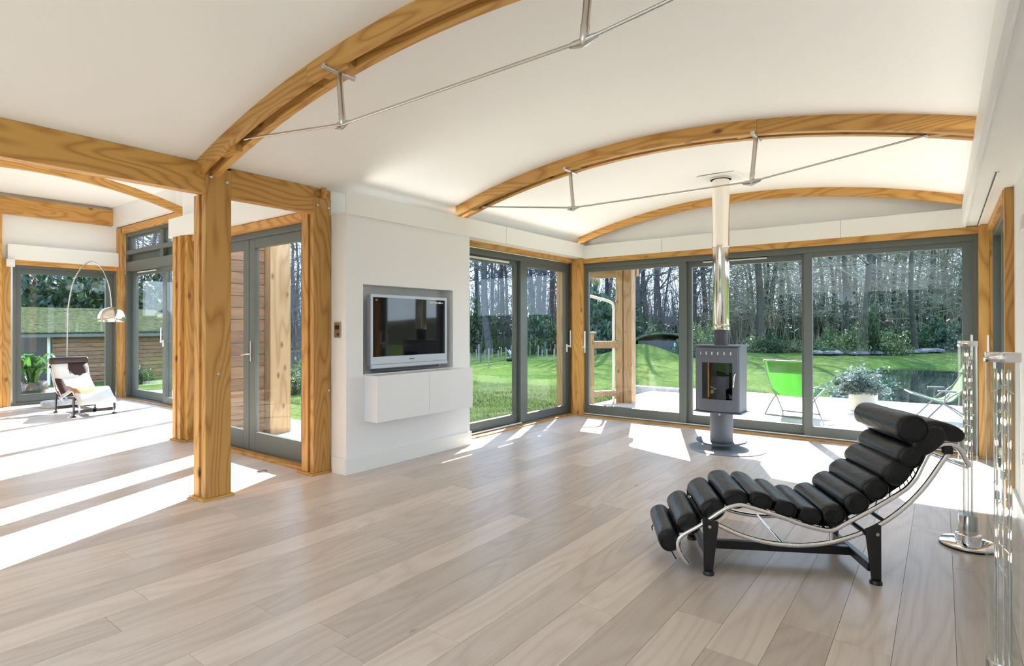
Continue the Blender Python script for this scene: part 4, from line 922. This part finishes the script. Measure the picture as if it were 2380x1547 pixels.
# taller single trees that can be told apart
for px, D, i, s, lab, ol in [(1140, 44, 1, 1.15, 'dark forked tree standing clear behind the stakes, left pane of the left doors', False), (1245, 45, 3, 1.1, 'dark thick-limbed tree behind the round evergreen, right pane of the left doors', False),
        (1486, 42, 0, 1.0, 'slim dark trunk just right of the deck post', False), (1505, 46, 3, 1.0, 'second dark trunk right of the deck post, leaning branches', False), (1760, 37, 1, .95, 'olive-barked tree right of the flue', True),
        (1962, 36, 0, .95, 'straight dark trunk behind the planter shrub', True), (2015, 34, 3, .9, 'ivy-footed forked trunk behind the pond, middle of the right pane', True), (2130, 38, 5, 1.0, 'leaning trunk beyond the far end of the pond', True)]:
    p = at(px, D); put_tree(i, p.x, p.y, s, rt.uniform(0, 6.28), lab, None, ol)
p = at(1117, 31); put_tree(6, p.x, p.y, .26, 1.0, 'young bare sapling among the stakes on the lawn', None, False)
# twiggy haze of thin stems and brush filling the wood (nobody could count it)
q = random.Random(77)
for k_, (mt_, a0, a1, lab) in enumerate(((TWIG, -80, 1640, 'thin grey stems and brush filling the left-hand wood'), (TWIGO, 1640, 2560, 'thin olive stems and brush filling the right-hand wood'))):
    vs = []; fs = []
    for i in range(int((a1 - a0) * 9)):
        px = q.uniform(a0, a1)
        if 450 < px < 530 or 730 < px < 1050: continue
        D = q.uniform(47, 84); p = at(px, D); z = hgt(p.x, p.y); h_ = q.uniform(1.0, 7.5) * q.uniform(.3, 1); wd = q.uniform(.012, .045); lx, ly = q.gauss(0, .14) * h_, q.gauss(0, .14) * h_
        b = q.uniform(0, 1) ** 2 * 4 if q.random() < .5 else 0; k = len(vs); a = q.uniform(0, 3.14); c_, s_ = math.cos(a) * wd, math.sin(a) * wd
        vs += [(p.x - c_, p.y - s_, z + b), (p.x + c_, p.y + s_, z + b), (p.x + lx + c_ * .3, p.y + ly + s_ * .3, z + b + h_), (p.x + lx * 1.02, p.y + ly * 1.02, z + b + h_)]
        fs.append((k, k + 1, k + 2, k + 3))
    for i in range(int((a1 - a0) * (10 if k_ == 0 else 34))):
        px = q.uniform(a0, a1)
        if 450 < px < 530 or 730 < px < 1050: continue
        D = q.uniform(40 if k_ else 46, 66); p = at(px, D); z = hgt(p.x, p.y) + q.uniform(2.2, 13); L = q.uniform(.4, 1.9); wd = q.uniform(.004, .011)
        d_ = Vector((q.gauss(0, 1), q.gauss(0, 1), q.gauss(.4, .8))).normalized() * L; k = len(vs); sdv = d_.orthogonal().normalized() * wd
        vs += [(p.x - sdv.x, p.y - sdv.y, z - sdv.z), (p.x + sdv.x, p.y + sdv.y, z + sdv.z), (p.x + d_.x * .6 + sdv.x, p.y + d_.y * .6 + sdv.y, z + d_.z * .6 + .05), (p.x + d_.x, p.y + d_.y, z + d_.z)]
        fs += [(k, k + 1, k + 2), (k + 1, k + 3, k + 2)]
    tag(MB().add(vs, fs).build('brushwood', mt_), lab, 'brushwood', kind='stuff')
# evergreen shrubs
shp = []
for sdx, n_, size, mt in ((1, 4200, .16, LEAF), (2, 4200, .14, IVY), (3, 3200, .15, LEAFY), (4, 3600, .13, BLUELEAF)):
    q = random.Random(sdx); shp.append(leaves(n_, blob(1, 1, 1, .5, sdx, .4), size, q, up=.5).mesh('foliage', mt))
stem = MB().tube([(0, 0, -.3), (.05, 0, .3), (0, .05, .8)], [.06, .05, .02], 7).tube([(0, 0, 0), (.3, .1, .6)], [.04, .01], 6).tube([(0, 0, 0), (-.25, -.2, .6)], [.04, .01], 6).mesh('stems', BARK)
def shrub(k, px, D, rx, rz_, label, group=None):
    p = at(px, D); r = empty('shrub', (p.x, p.y, hgt(p.x, p.y) - .1), rt.uniform(0, 6), label, 'shrub', group); r.scale = (rx, rx, rz_)
    for nm, me in (('foliage', shp[k]), ('stems', stem)): o = bpy.data.objects.new(nm, me); col.objects.link(o); o.parent = r
for a in [(0, 1252, 43, 1.7, 3.0, 'tall glossy evergreen bush behind the stakes, right pane of the left doors'), (0, 1290, 44, 1.9, 2.4, 'dark rounded evergreen next to the deck-corner post, behind the lawn'),
          (1, 1098, 46, 2.2, 3.4, 'dark evergreen mass at the left edge of the left sliding doors'), (0, 1395, 40, 2.4, 4.6, 'large dark rhododendron behind the timber balustrade'), (0, 1440, 42, 2.2, 3.2, 'dark evergreen behind the deck post'),
          (1, 1500, 44, 1.3, 2.6, 'narrow dark ivy thicket right of the deck post'), (2, 1617, 34, .9, 1.5, 'pale-leaved bush left of the stove flue'), (2, 1640, 38, 1.0, 1.6, 'light green bush right behind the stove top'), (0, 1590, 30, .8, .9, 'round dark bush behind the glazing mullion left of the stove'),
          (2, 1752, 36, .9, 1.0, 'bright bush right of the stove beyond the lawn'), (1, 1792, 35.5, .9, 1.05, 'dark green clump behind the left deck chair'), (2, 1835, 36, .8, .8, 'light leafy clump behind the left deck chair backrest'),
          (2, 1905, 36, 1.0, .7, 'low pale bush beyond the lawn, left side of the right pane'), (2, 1985, 33.5, .9, 1.5, 'yellow-green bush beside the straight trunk'), (1, 2025, 33, .5, 2.6, 'ivy climbing the forked trunk behind the pond'), (2, 2065, 33, 1.0, 1.3, 'pale green bush on the far pond bank'),
          (2, 1930, 38, .8, 1.4, 'thin pale shrub under the trees left of the straight trunk'), (1, 2110, 40, 1.5, 1.4, 'dim shrub beyond the pond'), (0, 2180, 42, 1.8, 2.0, 'dark thicket behind the far end of the pond'),
          (3, 1990, 16.5, .9, .75, 'blue-green ground shrub on the near pond bank behind the planter'), (0, 2020, 19, .9, .7, 'dark green shrub trailing into the pond'), (1, 205, 44, 4.5, 5.5, 'broad evergreen behind the sedum roof'), (0, 90, 42, 4.5, 6, 'dark tall evergreen at the left side of the end window'),
          (1, 350, 46, 4, 5, 'evergreen bank behind the left sliding doors of the left room'), (2, 686, 14.5, .8, .75, 'clipped green bush at the far side of the porch path'), (1, 330, 20.3, .4, .6, 'small bush at the foot of the outbuilding corner')]: shrub(*a)
for i in range(9):
    x = -22 + i * 5.2; r = empty('shrub', (x, -19 - (i % 3) * 4, -.4), i, 'tall evergreen behind the house, seen only mirrored in the panes', 'shrub', 'evergreens behind the house'); r.scale = (3.2, 3.2, 3.4 + (i * 7 % 5) * .5)
    for nm, me in (('foliage', shp[1]), ('stems', stem)): o = bpy.data.objects.new(nm, me); col.objects.link(o); o.parent = r
# undergrowth filling between the trunks
for i in range(34):
    q = -40 + i * 77 + rt.uniform(-20, 20)
    if 450 < q < 530 or 720 < q < 1060: continue
    shrub(rt.choice((0, 1, 1)), q, rt.uniform(50, 64), rt.uniform(1.8, 3.2), rt.uniform(1.2, 2.6), 'low undergrowth bush between the trunks of the wood', 'undergrowth in the wood')
# grass blades on the rough banks close to the house
def blades(n, x0, x1, y0, y1, hh, seed, cond=lambda x, y: True):
    q = random.Random(seed); vs = []; fs = []
    for i in range(n):
        x, y = q.uniform(x0, x1), q.uniform(y0, y1)
        if not cond(x, y): continue
        z = hgt(x, y); a = q.uniform(0, 6.28); h_ = hh * q.uniform(.4, 1.2) * (1 + .8 * noise.noise(Vector((x * 1.5, y * 1.5, 3)))); k = len(vs); c, s = math.cos(a) * .012, math.sin(a) * .012; bx, by = q.gauss(0, .5) * h_, q.gauss(0, .5) * h_
        vs += [(x - c, y - s, z - .01), (x + c, y + s, z - .01), (x + bx, y + by, z + h_)]; fs.append((k, k + 1, k + 2))
    return MB().add(vs, fs)
tag(blades(60000, -11.5, -5.1, 7.0, 13, .07, 1).build('rough_grass', GRASSB), 'rough grass on the bank outside the left sliding doors', 'grass', kind='stuff')
tag(blades(30000, -5.6, 4.2, 12.9, 15.5, .08, 2, lambda x, y: x < -1.8 or x > 3).build('rough_grass', GRASSB), 'grass fringe along the outer edge of the deck', 'grass', kind='stuff')
tag(blades(20000, 1.5, 5, 13.0, 19, .12, 4, lambda x, y: x > 2.6).build('rough_grass', GRASSB), 'longer grass on the bank right of the pond', 'grass', kind='stuff')
print('TREES', cnt, 'planks', k)
